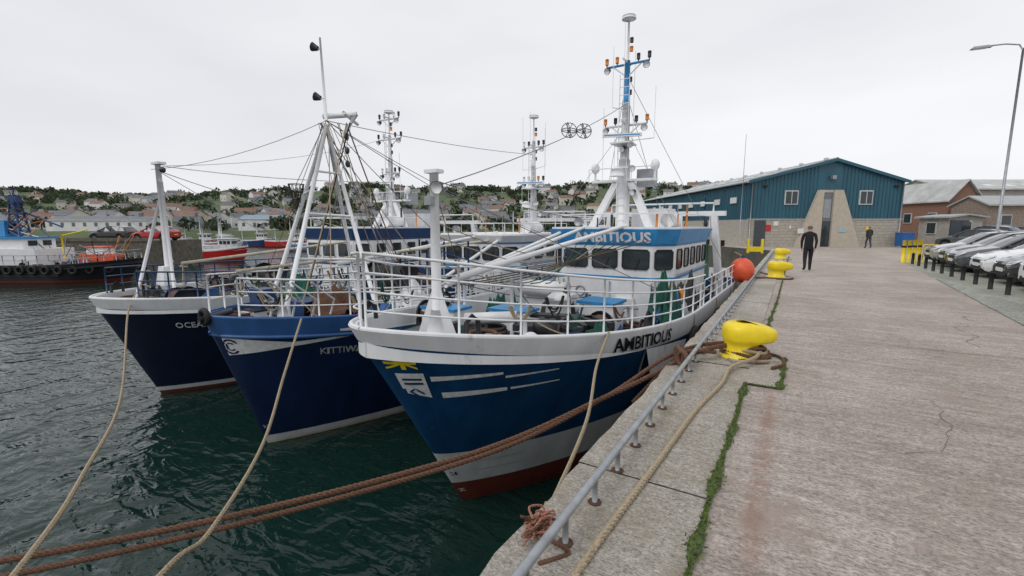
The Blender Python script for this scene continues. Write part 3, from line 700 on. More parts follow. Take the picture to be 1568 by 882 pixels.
moss=pm('moss',(.13,.20,.03),.95,var=.6,scale=30,bump=.8)
mossd=pm('moss_dark',(.07,.10,.03),.95,var=.6,scale=30,bump=.8)
mb=MB()
def mossline(a,b,w,dens):
    a=Vector(a);b=Vector(b);L=(b-a).length;d=(b-a)/L; nn=Vector((d.y,-d.x,0)); k=int(L/.02)
    vs=[]
    for i in range(k+1):
        t=i/k*L; ww=w*(.35+1.1*max(0,noise.noise(Vector((t*4.1,a.x*5,0)))*1.3+.35)); jit=.5*w*noise.noise(Vector((t*6,3,a.y)))
        p=a+d*t+nn*jit; vs+= [p-nn*ww+Vector((0,0,.019)),p+Vector((0,0,.026)),p+nn*ww+Vector((0,0,.019))]
        for _ in range(dens):
            q=p+nn*random.gauss(0,.65)*ww+d*random.uniform(-.03,.03); hh=random.uniform(.006,.024); an=random.uniform(0,6.28); x=Vector((math.cos(an),math.sin(an),0))*.007
            tip=q+Vector((random.uniform(-.02,.02),random.uniform(-.02,.02),.018+hh)); q=q+Vector((0,0,.015))
            mb.add([q-x,q+x,tip],[(0,1,2)],random.choice([moss,moss,mossd]))
    mb.add(vs,[(i*3,i*3+3,i*3+4,i*3+1) for i in range(k)]+[(i*3+1,i*3+4,i*3+5,i*3+2) for i in range(k)],mossd,True)
mossline((-.33,.5,0),(-.33,5.5,0),.026,14); mossline((-.33,5.5,0),(0,5.52,0),.01,6); mossline((0.0,5.5,0),(.02,6.85,0),.028,12); mossline((.02,6.85,0),(-.25,6.92,0),.02,6)
mossline((-.3,6.95,0),(-.2,12,0),.026,7); mossline((-.2,12,0),(-.1,30,0),.022,2)
mb.build('moss')
mb=MB(); y=.8
while y<36:
    mb.tube([(-.95,y,.0),(-.95,y,.17)],.017,steel,8); mb.tube([(-.95,y,.012),(-.95,y,.022)],.045,rustm,8)
    y+=.44
mb.tube([(-.95,y,.185) for y in (-2,1,3,5,7,10,15,20,36)],.026,steel,10); mb.build('quay_edge_rail')
def quay_bollard(p,s=1.0,rz=0):
    mb=MB(); n=28
    mb.box((0,0,.02),(.62*s,.52*s,.04),cope)
    rings=[(-.09,.03,.25,.24,1),(-.09,.07,.25,.24,1),(-.09,.09,.215,.205,1),(-.09,.20,.21,.20,1),(-.07,.235,.23,.21,.9),(0,.265,.31,.235,.72),(.015,.30,.335,.25,.68),(.015,.42,.335,.25,.68),(.01,.47,.315,.235,.7),(-.005,.505,.26,.2,.8),(-.02,.52,.14,.12,.9)]
    vs=[];fs=[]
    for x,z,rx,ry,ex in rings:
        for k in range(n):
            t=2*math.pi*k/n; c,si=math.cos(t),math.sin(t); cx=math.copysign(abs(c)**ex,c); sy=math.copysign(abs(si)**ex,si)
            vs.append(((x+rx*cx)*s,ry*sy*s,(z-(.04*max(0,cx) if z>.4 else 0))*s))
    for i in range(len(rings)-1):
        for k in range(n): fs.append((i*n+k,i*n+(k+1)%n,(i+1)*n+(k+1)%n,(i+1)*n+k))
    fs+=[tuple(range(n)),tuple(reversed(range((len(rings)-1)*n,len(rings)*n)))]
    mb.add(vs,fs,yellow,True)
    return mb.build('mooring_bollard',None,p,rz)
quay_bollard((-.41,6.6,.012),.95,YAW)
quay_bollard((-.3,17.6,.012),1.1,YAW); quay_bollard((-.4,27.5,.012),1.1,YAW)
mb=MB(); mb.box((0,0,.25),(.9,.3,.3),yellow); 
for k in(-1,1): mb.box((k*.4,0,.45),(.12,.31,.9),yellow)
mb.build('yellow_mooring_frame',None,(-2.0,33,0.0),.2)
mb=MB(); helix(mb,curve([(-.95,16.9,.05),(-.6,17.2,.03),(-.1,17.1,.03),(.1,17.5,.03),(-.2,17.9,.05),(-.6,17.7,.1),(-.9,18.4,.1)],12),.03,ropebrown,.15); mb.build('rope_coil')
# ================================================= water
m=bpy.data.materials.new('harbour_water'); m.use_nodes=True; nt=m.node_tree;N=nt.nodes;L=nt.links;b=N['Principled BSDF']
b.inputs['Base Color'].default_value=(.007,.025,.020,1); b.inputs['Roughness'].default_value=.06; b.inputs['IOR'].default_value=1.35
tc=N.new('ShaderNodeTexCoord'); prev=None
for sc,st,ms,loc in((.9,.4,(1,.5,1),(0,0,0)),(2.4,.55,(.55,1.3,1),(5,2,0)),(7,.25,(.8,1.2,1),(1,8,0))):
    mp=N.new('ShaderNodeMapping'); mp.inputs['Scale'].default_value=ms; mp.inputs['Location'].default_value=loc; mp.inputs['Rotation'].default_value=(0,0,-.5); L.new(tc.outputs['Object'],mp.inputs[0])
    n=N.new('ShaderNodeTexNoise'); n.inputs['Scale'].default_value=sc; n.inputs['Detail'].default_value=2; n.inputs['Distortion'].default_value=.8; L.new(mp.outputs[0],n.inputs['Vector'])
    bp=N.new('ShaderNodeBump'); bp.inputs['Strength'].default_value=st; bp.inputs['Distance'].default_value=.3/sc**.8; L.new(n.outputs[0],bp.inputs['Height'])
    if prev: L.new(prev.outputs[0],bp.inputs['Normal'])
    prev=bp
L.new(prev.outputs[0],b.inputs['Normal'])
mb=MB(); mb.add([(-1500,-600,WZ),(1500,-600,WZ),(1500,1800,WZ),(-1500,1800,WZ)],[(0,1,2,3)],m); mb.build('water')
# ================================================= warehouse
e=empty('fish_market_warehouse',W(38,19.4),YAW)
teal=pm('teal_cladding',(.02,.10,.145),.45,var=.2,scale=1.2,streak=True,rust=.05,rustcol=(.05,.12,.15))
block=pm('blockwork',(.42,.39,.33),.9,var=.25,scale=4,bump=.4,rust=.2,rustcol=(.26,.23,.18))
beige=pm('beige_render',(.48,.43,.35),.85,var=.15,scale=3)
roofm=pm('roof_sheet',(.44,.45,.44),.6,var=.3,scale=1.0,rust=.3,rustcol=(.27,.25,.22))
gutter=pm('pale_trim',(.55,.58,.58),.5)
WD,DP,HE,HA,XA=12.6,30,5.3,6.95,6.75
def roofz(x): return HE+(HA-HE)*(x/XA if x<XA else (WD-x)/(WD-XA))
mb=MB()
mb.box((WD/2,DP/2,1.12),(WD,DP,2.24),block)
mb.ext([(0,.03,2.24),(WD,.03,2.24),(WD,.03,HE),(XA,.03,HA),(0,.03,HE)],(0,DP-.06,0),teal)
x=.1
while x<WD: 
    if not(5.5<x<7.5): mb.box((x,.015,(2.26+roofz(x)-.06)/2),(.07,.05,roofz(x)-.06-2.26),teal)
    x+=.3
y=.2
while y<DP: mb.box((-.012,y,(2.26+HE-.05)/2),(.05,.08,HE-.05-2.26),teal); y+=.32
for k in range(1,9): mb.box((WD/2,-.004,k*.25),(WD+.01,.012,.015),pm('mortar',(.26,.24,.2),.9))
mb.box((WD/2,-.02,2.26),(WD+.1,.1,.05),gutter)
mb.build('walls',e)
mb=MB()
for a,b in(((-.25,HE-.06),(XA,HA+.05)),((WD+.25,HE-.06),(XA,HA+.05))):
    mb.ext([(a[0],-.25,a[1]),(b[0],-.25,b[1]),(b[0],-.25,b[1]+.09),(a[0],-.25,a[1]+.09)],(0,DP+.5,0),roofm)
    mb.ext([(a[0],-.29,a[1]-.12),(b[0],-.29,b[1]-.12),(b[0],-.29,b[1]+.12),(a[0],-.29,a[1]+.12)],(0,.035,0),teal)
for i in range(10):
    y=2+i*2.8; 
    for q in(.25,.6):
        xx=XA*q; mb.box((xx,y,roofz(xx)+.18),(1.6,1.1,.05),pm('rooflight',(.62,.66,.68),.3),ry=-math.atan((HA-HE)/XA))
mb.tube([(-.3,-.2,HE-.05),(-.3,DP,HE-.05)],.09,gutter,6)
mb.tube([(XA,-.25,HA+.14),(XA,DP,HA+.14)],.1,gutter,6)
for i in range(9): mb.box((XA-.1,1+i*3.3,HA+.24),(.25,.25,.2),gutter)
mb.build('roof',e)
mb=MB()
mb.ext([(3.9,-.3,0),(5.9,-.3,0),(5.9,-.3,4.6),(5.5,-.3,4.6)],(0,.3,0),beige); mb.ext([(6.75,-.3,0),(9.2,-.3,0),(7.45,-.3,4.6),(6.75,-.3,4.6)],(0,.3,0),beige)
mb.box((6.325,-.05,4.5),(.85,.2,.2),beige); mb.box((6.325,-.06,2.2),(.84,.1,4.4),pm('grey_door',(.16,.18,.2),.4)); mb.box((6.325,-.13,1.05),(.7,.04,2.1),glass); mb.box((6.325,-.13,3.1),(.6,.04,1.5),steel)
for x0 in(2.9,9.0):
    mb.box((x0+.5,-.02,4.0),(1.1,.1,1.15),gutter); mb.box((x0+.5,-.08,4.0),(.92,.03,.97),glass); mb.box((x0+.5,-.1,4.0),(.05,.03,.97),gutter)
mb.box((6.6,-.18,5.6),(.3,.3,.3),steel); mb.box((11.9,-.1,4.9),(.3,.2,.15),black); mb.box((1.2,-.1,4.9),(.3,.2,.15),black)
mb.box((1.7,-.03,1.55),(.45,.04,.5),redp); mb.box((2.3,-.03,1.9),(.4,.04,.35),textwhite); mb.box((9.9,-.03,1.5),(.3,.04,.3),yellow); mb.box((4.2,-.33,1.3),(.5,.03,.4),textwhite); mb.box((7.6,-.33,1.35),(.55,.03,.3),pm('pale_blue_sign',(.3,.5,.6),.5))
mb.box((1.0,-.05,1.1),(.9,.06,2.1),pm('dark_door',(.05,.06,.07),.5)); mb.box((3.5,-.02,1.6),(.12,.1,.25),white)
for x in(.15,WD-.15): mb.tube([(x,-.08,0),(x,-.08,HE-.2)],.05,steel,8)
for i in range(8): mb.box((-.1,2.5+i*3.2,3.9),(.08,1.1,.5),textwhite)
mb.build('entrance_and_windows',e)
mb=MB()
for i in range(9):
    y=1+i*3; mb.tube([(-1.5,y,-4),(-1.5,y,.5)],.16,darkm,8)
mb.build('quay_piles',e)
mb=MB(); mb.tube([(0,0,0),(0,0,4.3)],.05,darkblue,8); mb.tube([(-.35,0,4.1),(.45,0,4.1)],.035,darkblue,6); mb.tube([(0,0,4.3),(0,0,4.6)],.1,darkblue,8,.03); mb.tube([(0,0,2.6),(0,0,3.1)],.1,whiteclean,8); mb.build('beacon_post',None,W(43,17.9,0))
mb=MB(); mb.tube([(0,0,0),(0,0,9)],.03,steel,6,.012); mb.build('aerial_pole',None,W(38.5,19.8,0)-Vector((.6,.9,0)))
# ================================================= buildings on the right
brick=pm('brick_wall',(.24,.13,.09),.9,var=.35,scale=8,bump=.4,rust=.3,rustcol=(.3,.24,.2)); stone=pm('rubble_stone',(.26,.21,.17),.9,var=.5,scale=7,bump=.6)
greyr=pm('grey_cladding',(.36,.38,.38),.6,var=.2,scale=2); blueclad=pm('blue_cladding',(.12,.28,.40),.6); concg=pm('grey_render',(.37,.35,.31),.85,var=.25,scale=2,rust=.2,rustcol=(.22,.21,.18))
def shed(name,f,l,w,d,he,ha,wm,rm,rz=0,wins=3,door=True,winm=None):
    e=empty(name,W(f,l),YAW+rz); mb=MB()
    mb.ext([(0,0,0),(w,0,0),(w,0,he),(w/2,0,ha),(0,0,he)],(0,d,0),wm); mb.build('walls',e)
    mb=MB()
    for a in(-.3,w+.3):
        mb.ext([(a,-.3,he-.1),(w/2,-.3,ha+.05),(w/2,-.3,ha+.17),(a,-.3,he+.04)],(0,d+.6,0),rm)
    mb.build('roof',e); mb=MB()
    for i in range(wins):
        x=w*(i+.5)/wins; mb.box((x,-.04,he*.65),(.95,.1,1.05),gutter); mb.box((x,-.1,he*.65),(.8,.03,.9),glass)
    for i in range(int(d/3)): mb.box((-.04,1.6+i*3,he*.6),(.1,1.0,1.1),gutter); mb.box((-.1,1.6+i*3,he*.6),(.03,.85,.95),glass)
    if door: mb.box((w*.3,-.05,1.1),(1.6,.1,2.2),pm('dark_door',(.05,.06,.07)))
    mb.build('windows_and_door',e); return e
def gable_side(name,f,l,w,d,he,ha,wm,rm):
    e=empty(name,W(f,l),YAW); mb=MB()
    mb.ext([(0,0,0),(0,d,0),(0,d,he),(0,d/2,ha),(0,0,he)],(w,0,0),wm); mb.build('walls',e); mb=MB()
    mb.ext([(-.2,-.3,he-.08),(-.2,d/2,ha+.03),(-.2,d/2,ha+.15),(-.2,-.3,he+.05)],(w+.4,0,0),rm); mb.ext([(-.2,d+.3,he-.08),(-.2,d/2,ha+.03),(-.2,d/2,ha+.15),(-.2,d+.3,he+.05)],(w+.4,0,0),rm)
    for i in range(int(w/2.2)): mb.box((.9+i*2.2,1.5,he+.55),(.9,1.0,.05),pm('rooflight',(.62,.66,.68),.3),rx=math.atan((ha-he)/(d/2)))
    mb.build('roof',e); mb=MB()
    for i in range(int(w/3)): 
        mb.box((1.8+i*3,-.03,he*.62),(1.0,.08,1.0),gutter); mb.box((1.8+i*3,-.08,he*.62),(.85,.03,.85),glass)
    for i in range(2): mb.box((-.03,d*(.3+.4*i),he*.62),(.08,.9,1.0),gutter); mb.box((-.08,d*(.3+.4*i),he*.62),(.03,.75,.85),glass)
    mb.box((w*.5,-.03,1.3),(2.4,.08,2.6),pm('dark_door',(.05,.06,.07)))
    mb.build('windows_and_door',e); return e
gable_side('brick_warehouse',50,47.2,26,9,5.6,6.9,concg,roofm)
shed('brick_workshop',47,44.2,3.2,7,4.2,6.2,brick,roofm,0,1,False)
gable_side('stone_store',42.5,43.6,14,3.5,3.6,4.4,stone,greyr)
shed('concrete_shed',41,38.8,3.0,3,2.5,2.6,concg,greyr,0,1)
shed('blue_shed',66,59.0,5,9,4.4,5.4,blueclad,greyr,0,2); shed('red_brick_house',84,72,7,9,6.5,8.2,brick,roofm,0,2); shed('brick_outbuilding',60,57.0,3.5,5,3.6,4.6,brick,roofm,0,1)
gable_side('grey_store',78,63.5,7,6,5.2,6.4,greyr,roofm); 
# ================================================= cars
def carpaint(name,col,rough=.25,metal=.0):
    m=pm(name,col,rough,metal,var=.06,scale=3,bump=0); m.node_tree.nodes['Principled BSDF'].inputs['Coat Weight'].default_value=.8; m.node_tree.nodes['Principled BSDF'].inputs['Coat Roughness'].default_value=.05; return m
CP={'white':carpaint('car_white',(.75,.76,.77)),'black':carpaint('car_black',(.012,.013,.015)),'grey':carpaint('car_grey',(.10,.11,.12),.3,.5),'silver':carpaint('car_silver',(.42,.43,.45),.3,.7),'blue':carpaint('car_blue',(.02,.05,.13)),'red':carpaint('car_red',(.4,.015,.015))}
lampg=pm('headlamp_glass',(.65,.68,.7),.1,var=.3,scale=20,bump=0); plate=pm('number_plate',(.75,.75,.72),.5); hub=pm('alloy_wheel',(.35,.36,.37),.3,.8)
def car(loc,rz,paint,suv=0):
    e=empty('parked_car',loc,rz); mb=MB(); P=CP[paint]; k=1+.17*suv
    st=[(0,.34,.52,.56,.60,.45),(.06,.26,.60,.66,.74,.6),(.22,.21,.68,.76,.83,.7),(.6,.2,.78,.87,.87,.74),(1.12,.2,.88,.97,.885,.74),(1.5,.2,.91,1.22,.89,.66),(1.85,.2,.93,1.40,.89,.62),(2.4,.2,.94,1.48,.89,.62),(3.1,.2,.96,1.46,.89,.61),(3.65,.2,.97,1.38,.88,.60),(3.98,.22,.97,1.12,.86,.64),(4.12,.25,.92,.98,.83,.66),(4.2,.34,.75,.85,.76,.6)]
    vs=[];n=13
    for x,zb,zl,zt,w,wt in st:
        zl*=k;zt*=k
        half=[(w*.93,zb),(w*.995,zb+.2*(zl-zb)/.6),(w*1.0,zb+(zl-zb)*.8),(w*.965,zl),(wt*1.02,zt-.05*(zt-zl+.1)),(wt*.85,zt-.005),(0,zt+.02)]
        ring=[(y,z) for y,z in half]+[(-y,z) for y,z in reversed(half[:-1])]
        vs+=[(x,y,z) for y,z in ring]
    for i in range(len(st)-1):
        for j in range(n-1):
            g=False
            jj=j if j<6 else 11-j
            if 4<=i<=9 and jj==3: g=True
            if i in(4,5) and jj in(4,5): g=True
            if i==9 and jj in(4,5): g=True
            a=i*n; mb.add([vs[a+j],vs[a+j+1],vs[a+n+j+1],vs[a+n+j]],[(0,1,2,3)],glass if g else P,False)
    mb.add(vs[:n],[tuple(range(n))],P); mb.add(vs[-n:],[tuple(range(n))],P)
    for s in(1,-1):
        for x0,z0,w0,x1,z1,w1 in((1.12,.93,.86,1.85,1.38,.64),(2.45,.95,.875,2.5,1.46,.645),(3.3,.96,.875,3.35,1.42,.63),(3.98,.98,.84,3.65,1.36,.62)):
            mb.tube([(x0,s*w0,z0*k),(x1,s*w1,z1*k)],.028,P,5)
        mb.tube([(1.85,s*.64,1.39*k),(2.4,s*.64,1.46*k),(3.65,s*.62,1.36*k)],.025,P,5)
        mb.box((1.35,s*.99,.98*k),(.14,.2,.13),P)
        for wx in(.78,3.38):
            mb.tube([(wx,s*.80,.33),(wx,s*.893,.33)],.385,black,20); mb.tube([(wx,s*.70,.315),(wx,s*.90,.315)],.315,black,22); mb.tube([(wx,s*.895,.315),(wx,s*.91,.315)],.2,hub,10,.19)
            for q in range(5):
                t=q*1.2566; mb.tube([(wx,s*.915,.315),(wx+.19*math.cos(t),s*.915,.315+.19*math.sin(t))],.02,hub,4)
        mb.ext([(.03,s*.40,.58*k),(.035,s*.66,.60*k),(.22,s*.80,.72*k),(.26,s*.78,.77*k),(.08,s*.42,.66*k)],(-.02,0,.012),lampg)
        mb.tube([(.05,s*.6,.36),(.02,s*.6,.36)],.06,lampg,8)
        mb.box((4.16,s*.66,.82*k),(.08,.2,.18),redp)
    mb.box((.02,0,.54*k),(.05,.66,.12),black); mb.box((.03,0,.34),(.07,.95,.14),black); mb.box((-.01,0,.44),(.02,.52,.11),plate); mb.box((4.21,0,.6),(.02,.52,.11),pm('rear_plate',(.7,.6,.1)))
    mb.box((2.1,0,.2),(3.9,1.5,.12),black)
    mb.build('body',e); return e
cols=[('blue',1),('black',0),('grey',0),('white',1),('black',0),('white',0),('grey',0),('black',0),('silver',0)]
y=10.2
for c,s in cols:
    car((5.35+random.uniform(-.1,.15),y,0.004),random.uniform(-.02,.02),c,s); y+=2.3
for i,c in enumerate(['grey','blue','silver','black']): car(W(36.5+i*1.6,34.0+i*2.4,0),YAW-1.2,c,i%2)
car(W(48.5,-39.6,.2),YAW,'red',0); car(W(49,-44.5,.2),YAW,'black',0)
mb=MB(); y=9.0
while y<27.5:
    mb.tube([(4.75,y,0),(4.75,y,.46)],.055,black,10); mb.tube([(4.75,y,.46),(4.75,y,.52)],.06,black,10,.03); y+=1.22
mb.build('parking_posts')
mb=MB()
for i in range(4): mb.tube([(4.55+.25*i,28.2+.35*i,0),(4.55+.25*i,28.2+.35*i,1.05)],.08,yellow,12); mb.tube([(4.55+.25*i,28.2+.35*i,.7),(4.55+.25*i,28.2+.35*i,.8)],.083,black,12)
mb.tube([(5.4,29,0),(5.4,29,.8),(7.4,29.8,.8),(7.4,29.8,0)],.05,yellow,8)
mb.build('yellow_guard_posts')
mb=MB(); mb.box((0,0,.6),(.9,.7,1.0),pm('bin_blue',(.02,.12,.35),.5),taper=1.08); mb.box((0,0,1.14),(1.02,.8,.08),pm('bin_blue',(.02,.12,.35),.5)); 
for k in(-1,1): mb.tube([(k*.35,-.3,.08),(k*.42,-.3,.08)],.08,black,8)
mb.build('wheelie_bin',None,W(37,31.6,0),YAW)
mb=MB(); mb.tube([(0,0,0),(0,0,1.4)],.10,steel,10); mb.tube([(0,0,1.4),(0,0,9.6)],.06,steel,10,.045); mb.tube([(0,0,9.5),(-.15,-.05,9.75),(-.6,-.1,9.85),(-1.1,-.15,9.86)],.03,steel,8)
mb.box((-1.45,-.2,9.84),(.75,.22,.1),steel,rz=.1,taper=.7); mb.box((-1.5,-.2,9.78),(.5,.16,.03),lampg,rz=.1)
mb.build('street_lamp',None,(8.2,30.4,0))
# ================================================= people
skin=pm('skin',(.45,.26,.19),.6,var=.1); cloth=pm('dark_jacket',(.012,.013,.018),.9,var=.3,scale=12); trou=pm('dark_trousers',(.016,.016,.02),.9,var=.3,scale=12); shoe=pm('shoes',(.01,.01,.01),.5); hair=pm('grey_hair',(.14,.12,.11),.9); jean=pm('denim',(.04,.05,.08),.9)
def person(loc,rz,jk,tr,H=1.76,stride=.28,hairm=hair,mirror=1):
    J={'pel':(0,0,.93,.15),'ab':(0,.0,1.06,.145),'ch':(0,.01,1.28,.165),'nk0':(0,.0,1.44,.095),'nk':(0,.02,1.53,.058),'hd0':(0,.035,1.60,.08),'hd':(0,.035,1.68,.096),'hd1':(0,.03,1.745,.07)}
    for s,n in((1,'r'),(-1,'l')):
        f=s*mirror*stride
        J['sh'+n]=(s*.185,0,1.405,.07); J['el'+n]=(s*.235,-.05-f*.35,1.14,.05); J['wr'+n]=(s*.215,.08-f*.75,.91,.034); J['hn'+n]=(s*.205,.12-f*.8,.84,.036)
        J['hp'+n]=(s*.09,0,.90,.11); J['kn'+n]=(s*.095,.06+f*.55,.50,.072); J['an'+n]=(s*.095,-.04+f*1.0,.10+(.07 if f<0 else 0),.05); J['to'+n]=(s*.115,.14+f*1.0,.045+(.02 if f<0 else 0),.045)
    E=[('pel','ab'),('ab','ch'),('ch','nk0'),('nk0','nk'),('nk','hd0'),('hd0','hd'),('hd','hd1')]
    for n in'rl': E+=[('nk0','sh'+n),('sh'+n,'el'+n),('el'+n,'wr'+n),('wr'+n,'hn'+n),('pel','hp'+n),('hp'+n,'kn'+n),('kn'+n,'an'+n),('an'+n,'to'+n)]
    ks=list(J); me=bpy.data.meshes.new('m'); me.from_pydata([J[k][:3] for k in ks],[(ks.index(a),ks.index(b)) for a,b in E],[])
    o=bpy.data.objects.new('m',me); S.collection.objects.link(o); o.modifiers.new('s','SKIN'); 
    for i,k in enumerate(ks):
        d=me.skin_vertices[0].data[i]; r=J[k][3]; d.radius=(r,r*.8 if k in('ch','ab','pel') else r); d.use_root=(i==0)
    sb=o.modifiers.new('u','SUBSURF'); sb.levels=2; sb.render_levels=2
    bpy.context.view_layer.update(); dg=bpy.context.evaluated_depsgraph_get(); em=bpy.data.meshes.new_from_object(o.evaluated_get(dg))
    bpy.data.objects.remove(o)
    mb=MB(); V=[v.co.copy() for v in em.vertices]; k=H/1.80
    groups={}
    for p in em.polygons:
        c=sum((V[i] for i in p.vertices),Vector())/len(p.vertices)
        if c.z>1.52: mt=skin if (c.z<1.70 or c.y>.04) and not(c.y<-.01 and c.z>1.6) else hairm
        elif abs(c.x)>.165 and c.z<.89: mt=skin
        elif c.z<.14: mt=shoe
        elif c.z<.88 and abs(c.x)<.22: mt=tr
        else: mt=jk
        groups.setdefault(mt,[]).append(tuple(p.vertices))
    o0=len(mb.v); mb.v+=[tuple(v*k) for v in V]
    for mt,fs in groups.items():
        kk=mb.mi(mt)
        for f in fs: mb.f.append([i+o0 for i in f]); mb.m.append(kk); mb.sm.append(True)
    for n,s in(('r',1),('l',-1)):
        h=Vector(J['hn'+n][:3])
        for q in range(4): 
            b=h+Vector((0,-.03+.02*q,-.02)); Lq=(.07,.08,.085,.065)[q]; mb.tube([b*k,(b+Vector((-s*.005,.005,-Lq*.55)))*k,(b+Vector((-s*.03,.012,-Lq)))*k],.009,skin,6,.007)
        b=h+Vector((-s*.02,.03,.01)); mb.tube([b*k,(b+Vector((-s*.02,.03,-.04)))*k],.010,skin,6,.008)
        mb.sph(Vector((s*.088,.03,1.665))*k,.026,skin,8,6,(.4,.8,1.2)); mb.sph(Vector((s*.032,.122,1.685))*k,.011,textwhite,6,5)
    mb.sph(Vector((0,.135,1.655))*k,.017,skin,6,5,(.8,1,1.4)); mb.tube([Vector((-.025,.125,1.62))*k,Vector((.025,.125,1.62))*k],.006,redp,5)
    mb.torus(Vector((0,0,.885))*k,.15*k,.02,jk,(0,0,1),18,6,.85); mb.torus(Vector((0,.01,1.50))*k,.066*k,.018,jk,(0,.2,1),14,6)
    return mb.build('man_walking',None,loc,rz)
person((.55,20.9,0),0.05,cloth,trou,1.80,.16)
person((5.0,44.4,0),.3,pm('olive_jacket',(.035,.04,.035),.9),jean,1.74,.2,mirror=-1)
person(W(47.5,42.0,0),1.2,pm('hi_vis_red',(.4,.05,.04),.8),trou,1.74,.05)
# ================================================= far harbour
stonew=pm('harbour_stone',(.14,.125,.10),.95,var=.5,scale=2.5,bump=.8,rust=.5,rustcol=(.06,.07,.045))
mb=MB()
def cbox(f0,f1,l0,l1,z0,z1,mt): mb.ext([W(f0,l0,z0),W(f0,l1,z0),W(f1,l1,z0),W(f1,l0,z0)],(0,0,z1-z0),mt)
cbox(46,54,-110,-36.5,-5,.15,stonew); cbox(45.9,46.3,-110,-36.3,.15,.5,stonew); mb.build('stone_pier')
grass=pm('hill_grass',(.09,.12,.055),.95,var=.5,scale=.03,bump=0,rust=.5,rustcol=(.13,.15,.09),detail=12)
def th(f,l):
    a=max(0,f-110)
    z=-3.2+min(a/3.5,1)*3.6 + 1.2*noise.noise(Vector((f*.03,l*.03,1)))*min(a/20,1)
    if f>170:
        u=min(1,(f-170)/300); u=u*u*(3-2*u); z+=u*(33+9*noise.noise(Vector((l*.005,0,5)))+5*noise.noise(Vector((l*.015,f*.01,2))) - (5 if l<-300 else 0) +max(0,(l+50))*.014)
    return z
mb=MB(); fsx=[104,108,110,111,112,113.5,115,118,124,132,142,155,170]+[170+15*i for i in range(1,26)]+[600,700,900,1400]
ls=[-1200+20*i for i in range(121)]; vs=[W(f,l,th(f,l) if f<560 else th(560,l)-(f-560)*.02) for f in fsx for l in ls]; n=len(ls)
mb.add(vs,[(j*n+i,j*n+i+1,(j+1)*n+i+1,(j+1)*n+i) for j in range(len(fsx)-1) for i in range(n-1)],grass,True); mb.build('hills')
wl=[pm('town_wall_%d'%i,c,.85,var=.15,scale=.5,bump=0) for i,c in enumerate([(.66,.66,.66),(.60,.57,.50),(.48,.42,.38),(.52,.46,.36),(.36,.38,.40),(.5,.54,.56)])]
rf=[pm('town_roof_%d'%i,c,.8,var=.25,scale=.8,bump=0) for i,c in enumerate([(.12,.125,.14),(.16,.155,.155),(.20,.12,.09),(.17,.18,.2)])]
tg=pm('town_window',(.12,.13,.14),.3)
def house(mb,f,l,w,d,h,rh,rz,wm,rm,z=None):
    z=th(f,l)-.5 if z is None else z
    M=Matrix.Translation(W(f,l,z))@Matrix.Rotation(YAW+rz,4,'Z')
    T=lambda p:M@Vector(p)
    w2,d2=w/2,d/2
    mb.add([T(p) for p in((-w2,-d2,0),(w2,-d2,0),(w2,d2,0),(-w2,d2,0),(-w2,-d2,h),(w2,-d2,h),(w2,d2,h),(-w2,d2,h),(-w2,0,h+rh),(w2,0,h+rh))],[(0,1,5,4),(1,2,6,9,5),(2,3,7,6),(3,0,4,8,7)],wm)
    o=.25
    mb.add([T(p) for p in((-w2-o,-d2-o,h-.2),(w2+o,-d2-o,h-.2),(w2+o,0,h+rh+.1),(-w2-o,0,h+rh+.1),(w2+o,d2+o,h-.2),(-w2-o,d2+o,h-.2))],[(0,1,2,3),(3,2,4,5)],rm)
    k=max(2,int(w/2.8))
    for r in range(max(1,int(h/2.7))):
        for i in range(k):
            x=-w2+w*(i+.5)/k; zz=1.3+r*2.7
            mb.add([T(p) for p in((x-.4,-d2-.05,zz),(x+.4,-d2-.05,zz),(x+.4,-d2-.05,zz+1.0),(x-.4,-d2-.05,zz+1.0))],[(0,1,2,3)],tg)
    x=w2*.7; vs=[T(p) for p in((x-.4,-.4,h),(x+.4,-.4,h),(x+.4,.4,h),(x-.4,.4,h),(x-.4,-.4,h+rh+1),(x+.4,-.4,h+rh+1),(x+.4,.4,h+rh+1),(x-.4,.4,h+rh+1))]
    mb.add(vs,[(4,5,6,7),(0,1,5,4),(1,2,6,5),(2,3,7,6),(3,0,4,7)],rm)
mb=MB()
for row in range(19):
    f=178+row*14
    l=-f*1.25
    while l<f*.5:
        den=.5+noise.noise(Vector((l*.02,f*.03,9)))
        if random.random()<(.52*den+.08)*(1.15-row*.04):
            house(mb,f+random.uniform(-5,5),l,random.uniform(5.5,10),random.uniform(5,6.5),random.choice([2.8,4.8,5.0,5.2]),random.uniform(1.2,1.9),random.gauss(0,.5),random.choice(wl[:2]+wl[:3]+wl),random.choice(rf))
        l+=random.uniform(9,17)
for i in range(36): house(mb,random.uniform(140,172),random.uniform(-200,70),random.uniform(6,10),6,random.choice([2.8,4.6,5]),1.6,random.gauss(0,.3),random.choice(wl[:2]+wl),random.choice(rf))
mb.build('distant_town')
mb=MB(); 
for i,(f,l,w,h) in enumerate([(128,-112,26,3.0),(132,-70,12,3.4),(130,-148,16,3.2)]): house(mb,f,l,w,8,h,1.0,.05,wl[0],[rf[3],pm('blue_roof',(.2,.28,.36),.6)][i%2],.2)
mb.build('quayside_sheds')
leaf=[pm('foliage_%d'%i,c,.95,var=.4,scale=.6,bump=0) for i,c in enumerate([(.05,.075,.035),(.065,.09,.042),(.04,.06,.03)])]
mb=MB()
